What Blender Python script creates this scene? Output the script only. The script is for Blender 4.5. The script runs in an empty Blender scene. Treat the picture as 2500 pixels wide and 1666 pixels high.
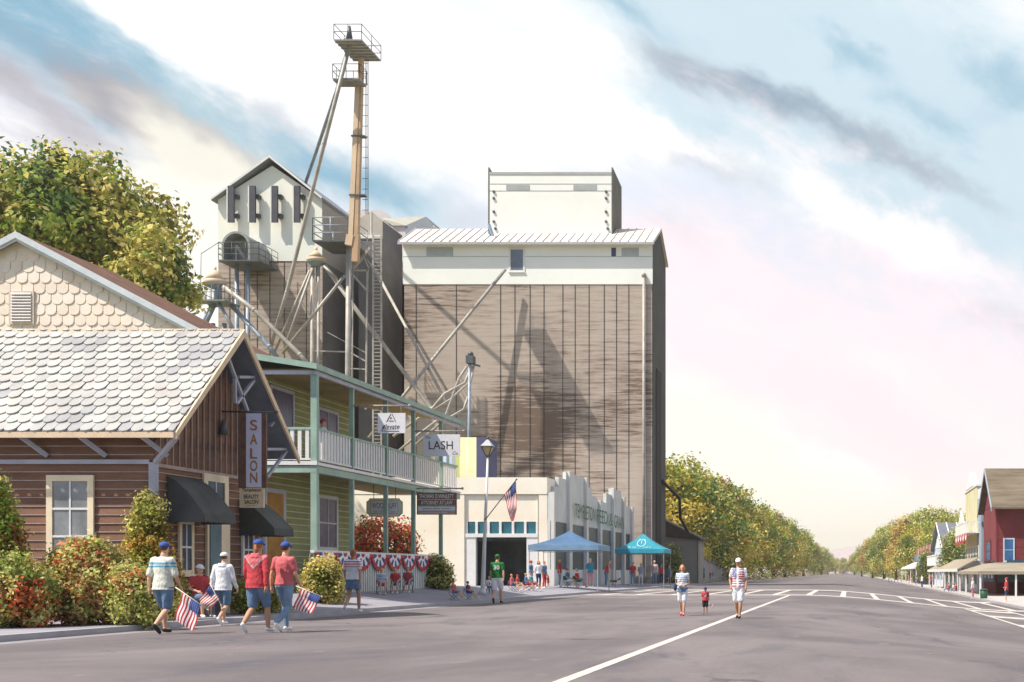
import bpy, bmesh, math, random
import numpy as np
from mathutils import Vector, Matrix, Euler
random.seed(7)
SC = bpy.context.scene
COL = SC.collection
R = math.radians
F = 3000.0; VX = 2075.0; VY = 1398.0; EYE = 1.25
def W(px, py, Y):
    """picture measurement at a chosen distance Y -> world point"""
    return Vector(((px-VX)/F*Y, Y, EYE+(VY-py)/F*Y))
def clamp(t, a=0., b=1.): return max(a, min(b, t))
def lerp(a, b, t): return a+(b-a)*t
def interp(tab, y):
    if y <= tab[0][0]: return tab[0][1]
    for (a, b), (c, d) in zip(tab, tab[1:]):
        if y <= c: return b+(d-b)*(y-a)/(c-a)
    return tab[-1][1]
ZL = [(0,.1),(36,.1),(43,.5),(58,.6),(72,.38),(84,.35),(100,.25),(125,.2),(160,.12),(9000,.12)]
XK = -15.2      # left kerb
XR = 10.2       # right kerb
def gz(x, y):
    if x <= XK-.15:
        return .12+(interp(ZL, y)-.12)*clamp((XK-.15-x)/3.0)
    if x < XR:
        t = clamp((x+3)/13.); return -.9*t*t*(3-2*t)
    return -.75
def foot(px, py, xoff=0):
    """where the ground is met at this spot of the picture"""
    Y = 40.
    for _ in range(60):
        z = gz((px-VX)/F*Y, Y)
        Y = Y*.5+.5*(EYE-z)*F/max(4, (py-VY))
    return Vector(((px-VX)/F*Y, Y, gz((px-VX)/F*Y, Y)))

# ---------------------------------------------------------------- materials
MATS = {}
def lin(c):
    if isinstance(c, str):
        c = [int(c[i:i+2], 16)/255 for i in (0, 2, 4)]
        c = [x/12.92 if x <= .04045 else ((x+.055)/1.055)**2.4 for x in c]
    return tuple(c)
def M(name, rgb, rough=.75, var=.18, scale=1.2, bump=0., metallic=0., stretch=(1,1,1), alt=None, fine=.08, fscale=25, spec=.3):
    if name in MATS: return MATS[name]
    m = bpy.data.materials.new(name); m.use_nodes = True
    nt = m.node_tree; b = nt.nodes['Principled BSDF']; N = nt.nodes; L = nt.links
    rgb = lin(rgb)
    b.inputs['Roughness'].default_value = rough; b.inputs['Metallic'].default_value = metallic
    b.inputs['Specular IOR Level'].default_value = spec
    tc = N.new('ShaderNodeTexCoord'); mp = N.new('ShaderNodeMapping'); mp.inputs['Scale'].default_value = stretch
    L.new(tc.outputs['Object'], mp.inputs['Vector'])
    n1 = N.new('ShaderNodeTexNoise'); n1.inputs['Scale'].default_value = scale; n1.inputs['Detail'].default_value = 5; n1.inputs['Roughness'].default_value = .6
    n2 = N.new('ShaderNodeTexNoise'); n2.inputs['Scale'].default_value = fscale; n2.inputs['Detail'].default_value = 3
    L.new(mp.outputs[0], n1.inputs['Vector']); L.new(mp.outputs[0], n2.inputs['Vector'])
    rp = N.new('ShaderNodeValToRGB'); rp.color_ramp.elements[0].position = .32; rp.color_ramp.elements[1].position = .68
    lo = tuple(clamp(c*(1-var)) for c in rgb); hi = tuple(clamp(c*(1+var)) for c in rgb)
    if alt is not None: lo = lin(alt)
    rp.color_ramp.elements[0].color = (*lo, 1); rp.color_ramp.elements[1].color = (*hi, 1)
    L.new(n1.outputs['Fac'], rp.inputs['Fac'])
    mr = N.new('ShaderNodeMapRange'); mr.inputs['To Min'].default_value = 1-fine*2; mr.inputs['To Max'].default_value = 1+fine*2
    L.new(n2.outputs['Fac'], mr.inputs['Value'])
    mx = N.new('ShaderNodeVectorMath'); mx.operation = 'SCALE'
    L.new(rp.outputs['Color'], mx.inputs[0]); L.new(mr.outputs[0], mx.inputs['Scale'])
    L.new(mx.outputs[0], b.inputs['Base Color'])
    if bump:
        bp = N.new('ShaderNodeBump'); bp.inputs['Strength'].default_value = bump; bp.inputs['Distance'].default_value = .05
        L.new(n2.outputs['Fac'], bp.inputs['Height']); L.new(bp.outputs[0], b.inputs['Normal'])
    MATS[name] = m; return m
def leaf_mat(name):
    m = bpy.data.materials.new(name); m.use_nodes = True
    nt = m.node_tree; N = nt.nodes; L = nt.links
    b = N['Principled BSDF']; out = N['Material Output']
    at = N.new('ShaderNodeAttribute'); at.attribute_name = 'Col'
    L.new(at.outputs['Color'], b.inputs['Base Color']); b.inputs['Roughness'].default_value = .7
    b.inputs['Specular IOR Level'].default_value = .2
    tr = N.new('ShaderNodeBsdfTranslucent'); L.new(at.outputs['Color'], tr.inputs['Color'])
    mx = N.new('ShaderNodeMixShader'); mx.inputs[0].default_value = .4
    L.new(b.outputs[0], mx.inputs[1]); L.new(tr.outputs[0], mx.inputs[2]); L.new(mx.outputs[0], out.inputs['Surface'])
    return m
# ---------------------------------------------------------------- mesh builder
class MB:
    def __init__(s): s.v = []; s.f = []; s.m = []; s.sm = []
    def add(s, vs, fs, mi=0, smooth=False):
        n = len(s.v); s.v += [tuple(v) for v in vs]
        for f in fs: s.f.append(tuple(i+n for i in f)); s.m.append(mi); s.sm.append(smooth)
        return s
    def quad(s, a, b, c, d, mi=0): return s.add([a,b,c,d], [(0,1,2,3)], mi)
    def poly(s, pts, mi=0): return s.add(pts, [tuple(range(len(pts)))], mi)
    def box(s, x0, x1, y0, y1, z0, z1, mi=0):
        v = [(x,y,z) for x in (x0,x1) for y in (y0,y1) for z in (z0,z1)]
        return s.add(v, [(0,1,3,2),(4,6,7,5),(0,4,5,1),(2,3,7,6),(0,2,6,4),(1,5,7,3)], mi)
    def beam(s, p, q, w, h=None, mi=0, up=(0,0,1)):
        p = Vector(p); q = Vector(q); h = h or w; d = (q-p).normalized(); up = Vector(up)
        if abs(d.dot(up)) > .98: up = Vector((0,1,0))
        a = d.cross(up).normalized()*w/2; b = a.cross(d).normalized()*h/2
        v = [p-a-b, p+a-b, p+a+b, p-a+b, q-a-b, q+a-b, q+a+b, q-a+b]
        return s.add(v, [(3,2,1,0),(4,5,6,7),(0,1,5,4),(1,2,6,5),(2,3,7,6),(3,0,4,7)], mi)
    def tube(s, pts, r, n=10, mi=0, cap=True, smooth=True):
        pts = [Vector(p) for p in pts]
        rs = list(r) if hasattr(r, '__len__') else [r]*len(pts)
        base = len(s.v); ref = None
        for i, p in enumerate(pts):
            d = (pts[min(i+1, len(pts)-1)]-pts[max(i-1, 0)]).normalized()
            if ref is None:
                ref = Vector((0,0,1)) if abs(d.z) < .9 else Vector((0,1,0))
            a = d.cross(ref).normalized(); b = a.cross(d).normalized(); ref = b
            for k in range(n):
                t = 2*math.pi*k/n; s.v.append(tuple(p+(a*math.cos(t)+b*math.sin(t))*rs[i]))
        for i in range(len(pts)-1):
            for k in range(n):
                k2 = (k+1) % n
                s.f.append((base+i*n+k2, base+i*n+k, base+(i+1)*n+k, base+(i+1)*n+k2)); s.m.append(mi); s.sm.append(smooth)
        if cap:
            s.f.append(tuple(base+k for k in range(n))); s.m.append(mi); s.sm.append(False)
            e = base+(len(pts)-1)*n
            s.f.append(tuple(e+k for k in reversed(range(n)))); s.m.append(mi); s.sm.append(False)
        return s
    def rings(s, secs, n=14, mi=0, smooth=True):
        """horizontal elliptical sections (cx,cy,cz,rx,ry)"""
        base = len(s.v)
        for (cx,cy,cz,rx,ry) in secs:
            for k in range(n):
                t = 2*math.pi*k/n; s.v.append((cx+rx*math.cos(t), cy+ry*math.sin(t), cz))
        for i in range(len(secs)-1):
            for k in range(n):
                k2 = (k+1) % n
                s.f.append((base+i*n+k, base+i*n+k2, base+(i+1)*n+k2, base+(i+1)*n+k)); s.m.append(mi); s.sm.append(smooth)
        s.f.append(tuple(base+k for k in reversed(range(n)))); s.m.append(mi); s.sm.append(False)
        e = base+(len(secs)-1)*n
        s.f.append(tuple(e+k for k in range(n))); s.m.append(mi); s.sm.append(False)
        return s
    def ball(s, c, rx, ry=None, rz=None, n=14, k=9, mi=0):
        ry = ry or rx; rz = rz or rx
        secs = []
        for i in range(k+1):
            t = -math.pi/2+math.pi*i/k
            secs.append((c[0], c[1], c[2]+rz*math.sin(t), max(1e-4, rx*math.cos(t)), max(1e-4, ry*math.cos(t))))
        return s.rings(secs, n, mi)
    def prism(s, pts, off, mi=0):
        """polygon (list of 3D) extruded by vector off"""
        n = len(pts); off = Vector(off); p = [Vector(q) for q in pts]
        v = p+[q+off for q in p]
        f = [tuple(reversed(range(n))), tuple(range(n, 2*n))]+[(i, (i+1) % n, n+(i+1) % n, n+i) for i in range(n)]
        return s.add(v, f, mi)
    def mesh(s, name, mats, org=(0,0,0)):
        me = bpy.data.meshes.new(name)
        v = np.array(s.v, dtype=float)-np.array(org)[None, :] if s.v else np.zeros((0,3))
        me.from_pydata(v.tolist(), [], s.f)
        for m in (mats if isinstance(mats, (list, tuple)) else [mats]): me.materials.append(m)
        me.polygons.foreach_set('material_index', s.m); me.polygons.foreach_set('use_smooth', s.sm)
        me.update(); return me
ORG = {}
def props(o, label=None, cat=None, group=None, kind=None):
    if label: o['label'] = label
    if cat: o['category'] = cat
    if group: o['group'] = group
    if kind: o['kind'] = kind
def thing(name, label, cat, loc=(0,0,0), group=None, rz=0, local=False):
    o = bpy.data.objects.new(name, None); COL.objects.link(o); o.empty_display_size = .3
    o.location = loc; o.rotation_euler = (0,0,rz)
    ORG[o.name] = (0,0,0) if local else tuple(loc)
    props(o, label, cat, group); return o
def part(mb, name, mats, parent, label=None):
    org = ORG[parent.name]
    me = mb.mesh(name, mats, org) if isinstance(mb, MB) else mb
    o = bpy.data.objects.new(name, me); COL.objects.link(o); o.parent = parent; ORG[o.name] = org
    if label: o['label'] = label
    return o
def solo(mb, name, mats, label=None, cat=None, loc=(0,0,0), group=None, kind=None, rz=0, local=False):
    me = mb.mesh(name, mats, (0,0,0) if local else loc) if isinstance(mb, MB) else mb
    o = bpy.data.objects.new(name, me); COL.objects.link(o); o.location = loc; o.rotation_euler = (0,0,rz)
    ORG[o.name] = (0,0,0) if local else tuple(loc)
    props(o, label, cat, group, kind); return o
def struct(mb, name, mats): return solo(mb, name, mats, kind='structure')
def copy_tree(o, parent=None):
    c = o.copy(); COL.objects.link(c); c.parent = parent
    for ch in [x for x in bpy.data.objects if x.parent == o]: copy_tree(ch, c)
    return c
def text(s, name, mat, parent, origin, right, up, width=None, height=None, depth=.012, out=None, align='CENTER', bold=0., shear=0.):
    cu = bpy.data.curves.new('lettering', 'FONT'); cu.body = s; cu.extrude = 0; cu.align_x = align; cu.offset = bold; cu.shear = shear
    to = bpy.data.objects.new('lettering', cu); COL.objects.link(to)
    dg = bpy.context.evaluated_depsgraph_get()
    me = bpy.data.meshes.new_from_object(to.evaluated_get(dg)); bpy.data.objects.remove(to)
    co = np.zeros(len(me.vertices)*3); me.vertices.foreach_get('co', co); co = co.reshape(-1, 3)
    mn, mx = co.min(0), co.max(0); w = mx[0]-mn[0]; h = mx[1]-mn[1]
    sx = width/w if width else height/h; sy = height/h if height else sx
    if align == 'CENTER': co[:, 0] -= (mn[0]+mx[0])/2
    else: co[:, 0] -= mn[0]
    co[:, 1] -= (mn[1]+mx[1])/2
    right = np.array(right, float); up = np.array(up, float); nrm = np.cross(right, up)
    org = np.array(ORG[parent.name])
    P = np.array(origin, float)[None]+co[:, :1]*sx*right+co[:, 1:2]*sy*up+nrm*depth-org
    me.vertices.foreach_set('co', P.ravel()); me.materials.clear(); me.materials.append(mat); me.update()
    for p in me.polygons: p.material_index = 0
    o = bpy.data.objects.new(name, me); COL.objects.link(o); o.parent = parent; ORG[o.name] = ORG[parent.name]
    return o
# ---------------------------------------------------------------- cladding
def lap(mb, a, b, z0, z1, course, nrm, lip=.022, out=.03, z1b=None):
    """overlapping boards between ground points a and b; second material: edge highlight put into the colour of the lower edges"""
    a = Vector((a[0], a[1], 0)); b = Vector((b[0], b[1], 0)); n = Vector(nrm).normalized()
    z = z0; k = 0
    rnd = random.Random(int(a.x*10)+int(a.y*7))
    while z < z1-1e-4:
        t = min(z+course, z1)
        o1 = n*out; o0 = n*.004
        mb.quad(a+o1+Vector((0,0,z+lip)), b+o1+Vector((0,0,z+lip)), b+o0+Vector((0,0,t)), a+o0+Vector((0,0,t)), 0)
        mb.quad(a+o1+Vector((0,0,z)), b+o1+Vector((0,0,z)), b+o1+Vector((0,0,z+lip)), a+o1+Vector((0,0,z+lip)), 1)
        mb.quad(a+o0+Vector((0,0,z)), b+o0+Vector((0,0,z)), b+o1+Vector((0,0,z)), a+o1+Vector((0,0,z)), 1)
        z = t; k += 1
def scales(mb, o, u, v, n, width, height, w, h, clip=None, nm=3, thick=.03, seed=1):
    """rounded shingles in rows; u across, v up the slope, n outwards"""
    rnd = random.Random(seed); o = Vector(o); u = Vector(u).normalized(); v = Vector(v).normalized(); n = Vector(n).normalized()
    rows = int(height/h)+1; cols = int(width/w)+2
    for r in range(rows):
        for c in range(cols):
            x = c*w-(w/2 if r % 2 else 0)+rnd.uniform(-.01,.01); y = r*h
            ww = w*rnd.uniform(.93, .98); cx = x+w/2
            if clip and not clip(cx, y+h*.5): continue
            t = min(y+h*1.25, height); lift = thick*rnd.uniform(.8, 1.25)
            pts2 = [(x+(w-ww)/2, t), (x+(w-ww)/2, y+h*.35)]
            for k in range(1, 6):
                a = math.pi+math.pi*k/6
                pts2.append((cx+ww/2*math.cos(a), y+h*.35+h*.42*math.sin(a)))
            pts2 += [(x+(w+ww)/2, y+h*.35), (x+(w+ww)/2, t)]
            if not clip:
                pts2 = [(clamp(px, 0, width), py) for px, py in pts2]
                if max(p[0] for p in pts2)-min(p[0] for p in pts2) < .03: continue
            P = [o+u*px+v*py+n*(lift*clamp((t-py)/(t-y))+.004) for px, py in pts2]
            B = [o+u*px+v*py+n*.002 for px, py in pts2]
            mi = rnd.choice(range(nm)); k = len(P)
            mb.add(P, [tuple(reversed(range(k)))], mi)
            for i in range(1, k-2): mb.quad(P[i], P[i+1], B[i+1], B[i], mi)
def window_rect(parent, name, plane, a0, a1, z0, z1, c, frame_m, glass_m, fw=.1, proud=.06, cols=2, rows=2, sgn=1, sill=True, mullion=None, thing_label=None):
    """plane 'x': window in plane X=c facing sgn X, a0..a1 along Y; 'y': plane Y=c facing -Y, a0..a1 along X"""
    def bx(mb, u0, u1, w0, w1, d0, d1, mi=0):
        if plane == 'x':
            x0, x1 = sorted((c+sgn*d0, c+sgn*d1)); mb.box(x0, x1, u0, u1, w0, w1, mi)
        else:
            mb.box(u0, u1, c-d1, c-d0, w0, w1, mi)
    fr = MB()
    bx(fr, a0, a0+fw, z0, z1, .0, proud); bx(fr, a1-fw, a1, z0, z1, .0, proud)
    bx(fr, a0+fw, a1-fw, z1-fw, z1, .0, proud); bx(fr, a0+fw, a1-fw, z0, z0+fw, .0, proud)
    if sill: bx(fr, a0-.04, a1+.04, z0-.06, z0, .0, proud+.06)
    f = part(fr, name, frame_m, parent)
    g = MB(); bx(g, a0+fw, a1-fw, z0+fw, z1-fw, .003, .032); part(g, 'pane', glass_m, f)
    bars = MB(); b = .02
    for i in range(1, cols):
        x = lerp(a0+fw, a1-fw, i/cols); bx(bars, x-b, x+b, z0+fw, z1-fw, .032, .05)
    for i in range(1, rows):
        z = lerp(z0+fw, z1-fw, i/rows); bx(bars, a0+fw, a1-fw, z-b*1.3, z+b*1.3, .033, .054)
    if bars.v: part(bars, 'glazing_bars', mullion or frame_m, f)
    return f
# ================================================================ camera, sun, sky
cam = bpy.data.cameras.new('camera'); co = bpy.data.objects.new('camera', cam); COL.objects.link(co)
co.location = (0,0,EYE); co.rotation_euler = (R(90),0,0)
cam.sensor_width = 36; cam.lens = 36*F/2500; cam.shift_x = (1250-VX)/2500; cam.shift_y = (VY-833)/2500
cam.clip_end = 20000; cam.clip_start = .5; SC.camera = co
SC.render.resolution_x = 1024; SC.render.resolution_y = 682
SC.view_settings.view_transform = 'Standard'; SC.view_settings.look = 'None'; SC.view_settings.exposure = 0.38
SD = Vector((.47,.30,-.83)).normalized()          # direction the sunlight travels
sun = bpy.data.lights.new('sun', 'SUN'); so = bpy.data.objects.new('sun', sun); COL.objects.link(so)
sun.energy = 5.0; sun.angle = R(.5); sun.color = (1,.93,.82)
so.rotation_euler = SD.to_track_quat('-Z', 'Y').to_euler(); so.location = (-40,-40,60)
world = bpy.data.worlds.new('World'); SC.world = world; world.use_nodes = True
nt = world.node_tree; N = nt.nodes; L = nt.links; N.clear()
out = N.new('ShaderNodeOutputWorld')
sky = N.new('ShaderNodeTexSky'); sky.sky_type = 'NISHITA'; sky.sun_disc = False
el = math.asin(-SD.z); sky.sun_elevation = el; sky.sun_rotation = math.atan2(-SD.x, -SD.y); sky.air_density = 1.0; sky.dust_density = 1.5
bg = N.new('ShaderNodeBackground'); L.new(sky.outputs[0], bg.inputs[0]); bg.inputs[1].default_value = .12
tc = N.new('ShaderNodeTexCoord')
def vdot(v, name=None):
    n = N.new('ShaderNodeVectorMath'); n.operation = 'DOT_PRODUCT'; L.new(tc.outputs['Generated'], n.inputs[0]); n.inputs[1].default_value = v; return n.outputs['Value']
def mth(op, a, b=None, c=None, cl=False):
    n = N.new('ShaderNodeMath'); n.operation = op; n.use_clamp = cl
    for i, x in enumerate((a, b, c)):
        if x is None: continue
        if isinstance(x, (int, float)): n.inputs[i].default_value = x
        else: L.new(x, n.inputs[i])
    return n.outputs[0]
def rng(x, a, b, c=0., d=1., smooth=True):
    n = N.new('ShaderNodeMapRange'); n.interpolation_type = 'SMOOTHSTEP' if smooth else 'LINEAR'
    L.new(x, n.inputs['Value'])
    for k, v in zip(('From Min','From Max','To Min','To Max'), (a,b,c,d)): n.inputs[k].default_value = v
    return n.outputs[0]
def mixc(f, a, b):
    n = N.new('ShaderNodeMix'); n.data_type = 'RGBA'
    if isinstance(f, (int, float)): n.inputs[0].default_value = f
    else: L.new(f, n.inputs[0])
    for i, x in ((6, a), (7, b)):
        if isinstance(x, tuple): n.inputs[i].default_value = (*x, 1)
        else: L.new(x, n.inputs[i])
    return n.outputs[2]
ang = R(24)
al = vdot((math.cos(ang), 0, -math.sin(ang))); ac = vdot((math.sin(ang), 0, math.cos(ang))); yy = vdot((0,1,0)); zz = vdot((0,0,1)); xx = vdot((1,0,0))
def streak(sa, sc, scale, detail=5, seed=0., rough=.55, dist=.6):
    cb = N.new('ShaderNodeCombineXYZ'); L.new(mth('MULTIPLY', al, sa), cb.inputs[0]); L.new(mth('MULTIPLY', ac, sc), cb.inputs[1]); cb.inputs[2].default_value = seed
    n = N.new('ShaderNodeTexNoise'); n.inputs['Scale'].default_value = scale; n.inputs['Detail'].default_value = detail
    n.inputs['Roughness'].default_value = rough; n.inputs['Distortion'].default_value = dist
    L.new(cb.outputs[0], n.inputs['Vector']); return n.outputs['Fac']
wp1 = streak(1.6, 2.6, 4.0, 5, 41.0, .6, .2); wp2 = streak(1.4, 2.2, 5.0, 5, 55.0, .62, .2)
ALW = mth('ADD', al, mth('MULTIPLY', mth('SUBTRACT', wp1, .5), .22)); ACW = mth('ADD', ac, mth('MULTIPLY', mth('SUBTRACT', wp2, .5), .085))
def pdir(px, py): return Vector(((px-VX)/F, 1, (VY-py)/F)).normalized()
def blob(px, py, ra, rc, a0=1., a1=0.):
    """soft elongated patch of sky round one compass direction and height"""
    d = pdir(px, py); s0 = d.x*math.cos(ang)-d.z*math.sin(ang); t0 = d.x*math.sin(ang)+d.z*math.cos(ang)
    a = mth('DIVIDE', mth('SUBTRACT', ALW, s0), ra*1.15); b = mth('DIVIDE', mth('SUBTRACT', ACW, t0), rc*1.15)
    r2 = mth('ADD', mth('MULTIPLY', a, a), mth('MULTIPLY', b, b))
    return mth('POWER', 2.718, mth('MULTIPLY', r2, -1.0))
def addall(l):
    o = l[0]
    for x in l[1:]: o = mth('ADD', o, x)
    return o
n_big = streak(1.0, 1.7, 3.2, 6, 1.3, .55, .5); n_mid = streak(1.5, 3.0, 5.2, 8, 7.7, .66, .5); n_fine = streak(2.2, 3.4, 11, 8, 3.1, .72, .3); n_soft = streak(1.0, 2.4, 4.6, 5, 22.4, .55, .3)
wob = mth('MULTIPLY', mth('SUBTRACT', n_big, .5), 1.6); wob2 = mth('MULTIPLY', mth('SUBTRACT', n_mid, .5), 2.0); wob3 = mth('MULTIPLY', mth('SUBTRACT', n_fine, .5), 1.4); wob4 = mth('MULTIPLY', mth('SUBTRACT', n_soft, .5), 2.0)
white = (.965,.965,.975); blue = (.17,.40,.56); blue2 = (.58,.73,.82); grey = (.27,.30,.38); mauve = (.38,.31,.34); pink = (1.0,.85,.88); cream = (1.0,.93,.76); lav = (.74,.79,.90)
_al, _ac = al, ac
def layer(c, blobs, col, lo, hi, amt=1., a=.3, b=.9, d=.75):
    f = addall([addall(blobs), mth('MULTIPLY', wob, a), mth('MULTIPLY', wob2, b), mth('MULTIPLY', wob3, d)])
    f = mth('MULTIPLY', rng(f, lo, hi), amt)
    return mixc(f, c, col)
c = mixc(rng(zz, .0, .50), (1.0,.97,.965), white)
c = mixc(mth('MULTIPLY', rng(wob4, .0, .9), .45), c, lav)
c = layer(c, [blob(500, 330, .28, .045), blob(1000, 470, .12, .05), blob(1600, 420, .16, .035), blob(1760, 630, .10, .025), blob(2350, 760, .14, .025), blob(2050, 520, .12, .03), blob(2000, 960, .12, .02), blob(250, 210, .15, .04), blob(1900, 700, .16, .018), blob(2250, 560, .12, .02)], lav, .0, 1.2, .95, .35, .9, .6)
c = layer(c, [blob(2150, 150, .22, .085), blob(1750, 90, .08, .06), blob(2400, 380, .12, .07), blob(1330, 135, .08, .022), blob(2000, 420, .12, .03), blob(260, 170, .14, .05), blob(900, 440, .06, .022)], blue2, .0, 1.4, .95, .3, .7, .5)
c = layer(c, [blob(40, 75, .035, .035), blob(180, 130, .06, .022), blob(400, 205, .07, .020), blob(560, 270, .05, .020), blob(2240, 290, .035, .014), blob(2040, 105, .04, .012), blob(2450, 180, .04, .03), blob(1245, 110, .02, .02), blob(960, 395, .03, .020), blob(830, 420, .03, .014), blob(1540, 0, .04, .01), blob(1920, 260, .05, .008)], blue, .15, 1.7, .85, .3, .7, .5)
c = layer(c, [blob(270, 245, .045, .012), blob(430, 300, .04, .014), blob(440, 355, .028, .014), blob(590, 372, .05, .012), blob(20, 310, .04, .016), blob(80, 250, .04, .010), blob(720, 290, .04, .010), blob(1010, 345, .05, .010)], mauve, .15, 1.6, .75, .3, .7, .5)
c = layer(c, [blob(1600, 140, .04, .010), blob(1760, 205, .045, .012), blob(1880, 250, .05, .011), blob(2080, 330, .06, .012), blob(2290, 420, .06, .010), blob(1400, 105, .04, .008), blob(1480, 330, .06, .010), blob(1680, 385, .05, .014), blob(1560, 345, .05, .010), blob(1690, 600, .035, .010), blob(2480, 800, .03, .010), blob(1120, 500, .04, .016)], grey, .2, 1.9, .58, .3, .6, .4)
c = layer(c, [blob(1900, 830, .15, .03), blob(2330, 900, .14, .03), blob(2250, 640, .12, .03), blob(1950, 1010, .10, .018), blob(2330, 1150, .10, .02), blob(1700, 700, .06, .03), blob(650, 520, .05, .02)], pink, .1, 1.1, .75)
c = layer(c, [blob(720, 90, .12, .055), blob(960, 210, .10, .035), blob(1250, 230, .09, .018), blob(1450, 270, .09, .012), blob(1330, 40, .05, .03), blob(360, 40, .04, .015), blob(2150, 560, .10, .018)], (1.02,1.02,1.02), .1, 1.15, .97, .3, .6, .4)
hz = mth('SUBTRACT', zz, mth('MULTIPLY', wob, .03))
c = mixc(mth('MULTIPLY', rng(hz, .10, .01), .95), c, (1.04,.97,.78))
c = mixc(mth('MULTIPLY', rng(addall([blob(430, 560, .06, .08), blob(480, 420, .03, .02), blob(1700, 1090, .07, .05), blob(1950, 1230, .09, .03)]), .1, 1.1), .75), c, (1.03,1.0,.86))
grain = mth('MULTIPLY_ADD', wob3, .05, 1.0)
gs = N.new('ShaderNodeVectorMath'); gs.operation = 'SCALE'; L.new(c, gs.inputs[0]); L.new(grain, gs.inputs['Scale']); cw = gs.outputs[0]
bg2 = N.new('ShaderNodeBackground'); L.new(cw, bg2.inputs[0]); bg2.inputs[1].default_value = .86
front = rng(yy, -.15, .45)
ms = N.new('ShaderNodeMixShader'); L.new(front, ms.inputs[0]); L.new(bg.outputs[0], ms.inputs[1]); L.new(bg2.outputs[0], ms.inputs[2])
L.new(ms.outputs[0], out.inputs[0])

# ================================================================ shared materials
def asphalt_mat():
    m = bpy.data.materials.new('asphalt'); m.use_nodes = True; nt = m.node_tree; N = nt.nodes; L = nt.links; b = N['Principled BSDF']; b.inputs['Roughness'].default_value = .9; b.inputs['Specular IOR Level'].default_value = .25
    tc = N.new('ShaderNodeTexCoord')
    def noise(sc, det, st=(1,1,1), rough=.6, dist=0.):
        mp = N.new('ShaderNodeMapping'); mp.inputs['Scale'].default_value = st; L.new(tc.outputs['Object'], mp.inputs[0]); n = N.new('ShaderNodeTexNoise'); n.inputs['Scale'].default_value = sc; n.inputs['Detail'].default_value = det; n.inputs['Roughness'].default_value = rough; n.inputs['Distortion'].default_value = dist; L.new(mp.outputs[0], n.inputs[0]); return n.outputs['Fac']
    def mixn(f, a, c, blend='MIX'):
        n = N.new('ShaderNodeMix'); n.data_type = 'RGBA'; n.blend_type = blend
        if isinstance(f, float): n.inputs[0].default_value = f
        else: L.new(f, n.inputs[0])
        for i, x in ((6, a), (7, c)):
            if isinstance(x, tuple): n.inputs[i].default_value = (*x, 1)
            else: L.new(x, n.inputs[i])
        return n.outputs[2]
    def ramp(f, a, c):
        n = N.new('ShaderNodeMapRange'); n.inputs['From Min'].default_value = a; n.inputs['From Max'].default_value = c; n.interpolation_type = 'SMOOTHSTEP'; L.new(f, n.inputs[0]); return n.outputs[0]
    c = mixn(ramp(noise(.16, 6, (1,.6,1), .62, .6), .38, .62), (.118,.102,.107), (.180,.158,.158))
    c = mixn(ramp(noise(.55, 7, (1,.35,1), .68, .4), .50, .72), c, (.088,.081,.096))
    st = mixn(ramp(noise(2.3, 6, (1,.5,1), .7), .60, .72), c, (.20,.182,.18))          # worn pale patches
    v = N.new('ShaderNodeTexVoronoi'); v.feature = 'DISTANCE_TO_EDGE'; v.inputs['Scale'].default_value = .16
    wn = N.new('ShaderNodeTexNoise'); wn.inputs['Scale'].default_value = .8; wn.inputs['Detail'].default_value = 6; L.new(tc.outputs['Object'], wn.inputs[0])
    ad = N.new('ShaderNodeVectorMath'); ad.operation = 'MULTIPLY_ADD'; L.new(wn.outputs['Color'], ad.inputs[0]); ad.inputs[1].default_value = (2.2,2.2,0); L.new(tc.outputs['Object'], ad.inputs[2]); L.new(ad.outputs[0], v.inputs['Vector'])
    cr = ramp(v.outputs['Distance'], .008, .002); gate = ramp(noise(.12, 3), .5, .6); mu = N.new('ShaderNodeMath'); mu.operation = 'MULTIPLY'; L.new(cr, mu.inputs[0]); L.new(gate, mu.inputs[1]); m2 = N.new('ShaderNodeMath'); m2.operation = 'MULTIPLY'; m2.inputs[1].default_value = .75; L.new(mu.outputs[0], m2.inputs[0])
    c = mixn(m2.outputs[0], st, (.06,.055,.06))
    g = noise(26, 4); sc = N.new('ShaderNodeVectorMath'); sc.operation = 'SCALE'; mr = N.new('ShaderNodeMapRange'); mr.inputs['To Min'].default_value = .72; mr.inputs['To Max'].default_value = 1.28; L.new(g, mr.inputs[0]); L.new(c, sc.inputs[0]); L.new(mr.outputs[0], sc.inputs['Scale'])
    L.new(sc.outputs[0], b.inputs['Base Color']); bp = N.new('ShaderNodeBump'); bp.inputs['Strength'].default_value = .3; bp.inputs['Distance'].default_value = .02; L.new(g, bp.inputs['Height']); L.new(bp.outputs[0], b.inputs['Normal']); return m
asphalt = asphalt_mat()
paint = M('road_paint', (.52,.47,.43), .85, .22, 3.5, fine=.22, fscale=40)
kerb_m = M('kerb_concrete', (.36,.34,.36), .85, .12, 1.5)
pave_m = M('pavement_concrete', (.26,.25,.285), .9, .12, .6, .1)
earth_m = M('grassy_earth', (.12,.13,.04), .95, .35, .25, .3, alt=(.20,.16,.07))
pave_r = M('pale_pavement', (.42,.39,.37), .9, .08, .7, .05)
LEAF = leaf_mat('leaves')
bark = M('bark', (.10,.07,.05), .9, .3, 3, .5)
white_p = M('white_paint', (.74,.73,.71), .6, .06, 2)
cream_t = M('cream_trim', (.80,.66,.46), .6, .08, 2)
green_t = M('sage_green_paint', (.30,.42,.35), .6, .15, 1.5)
glass_b = M('blue_glass', (.025,.07,.12), .12, .4, 1.5, spec=.6)
glass_t = M('teal_glass', (.02,.10,.13), .15, .4, 1.5, spec=.6)
glass_g = M('grey_glass', (.20,.21,.22), .15, .3, 1.5, spec=.6)
dark_m = M('dark_opening', (.018,.022,.022), .6, .3, 1)
steel = M('galvanised_pipe', (.40,.37,.33), .5, .22, 1.2, metallic=.1)
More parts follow.
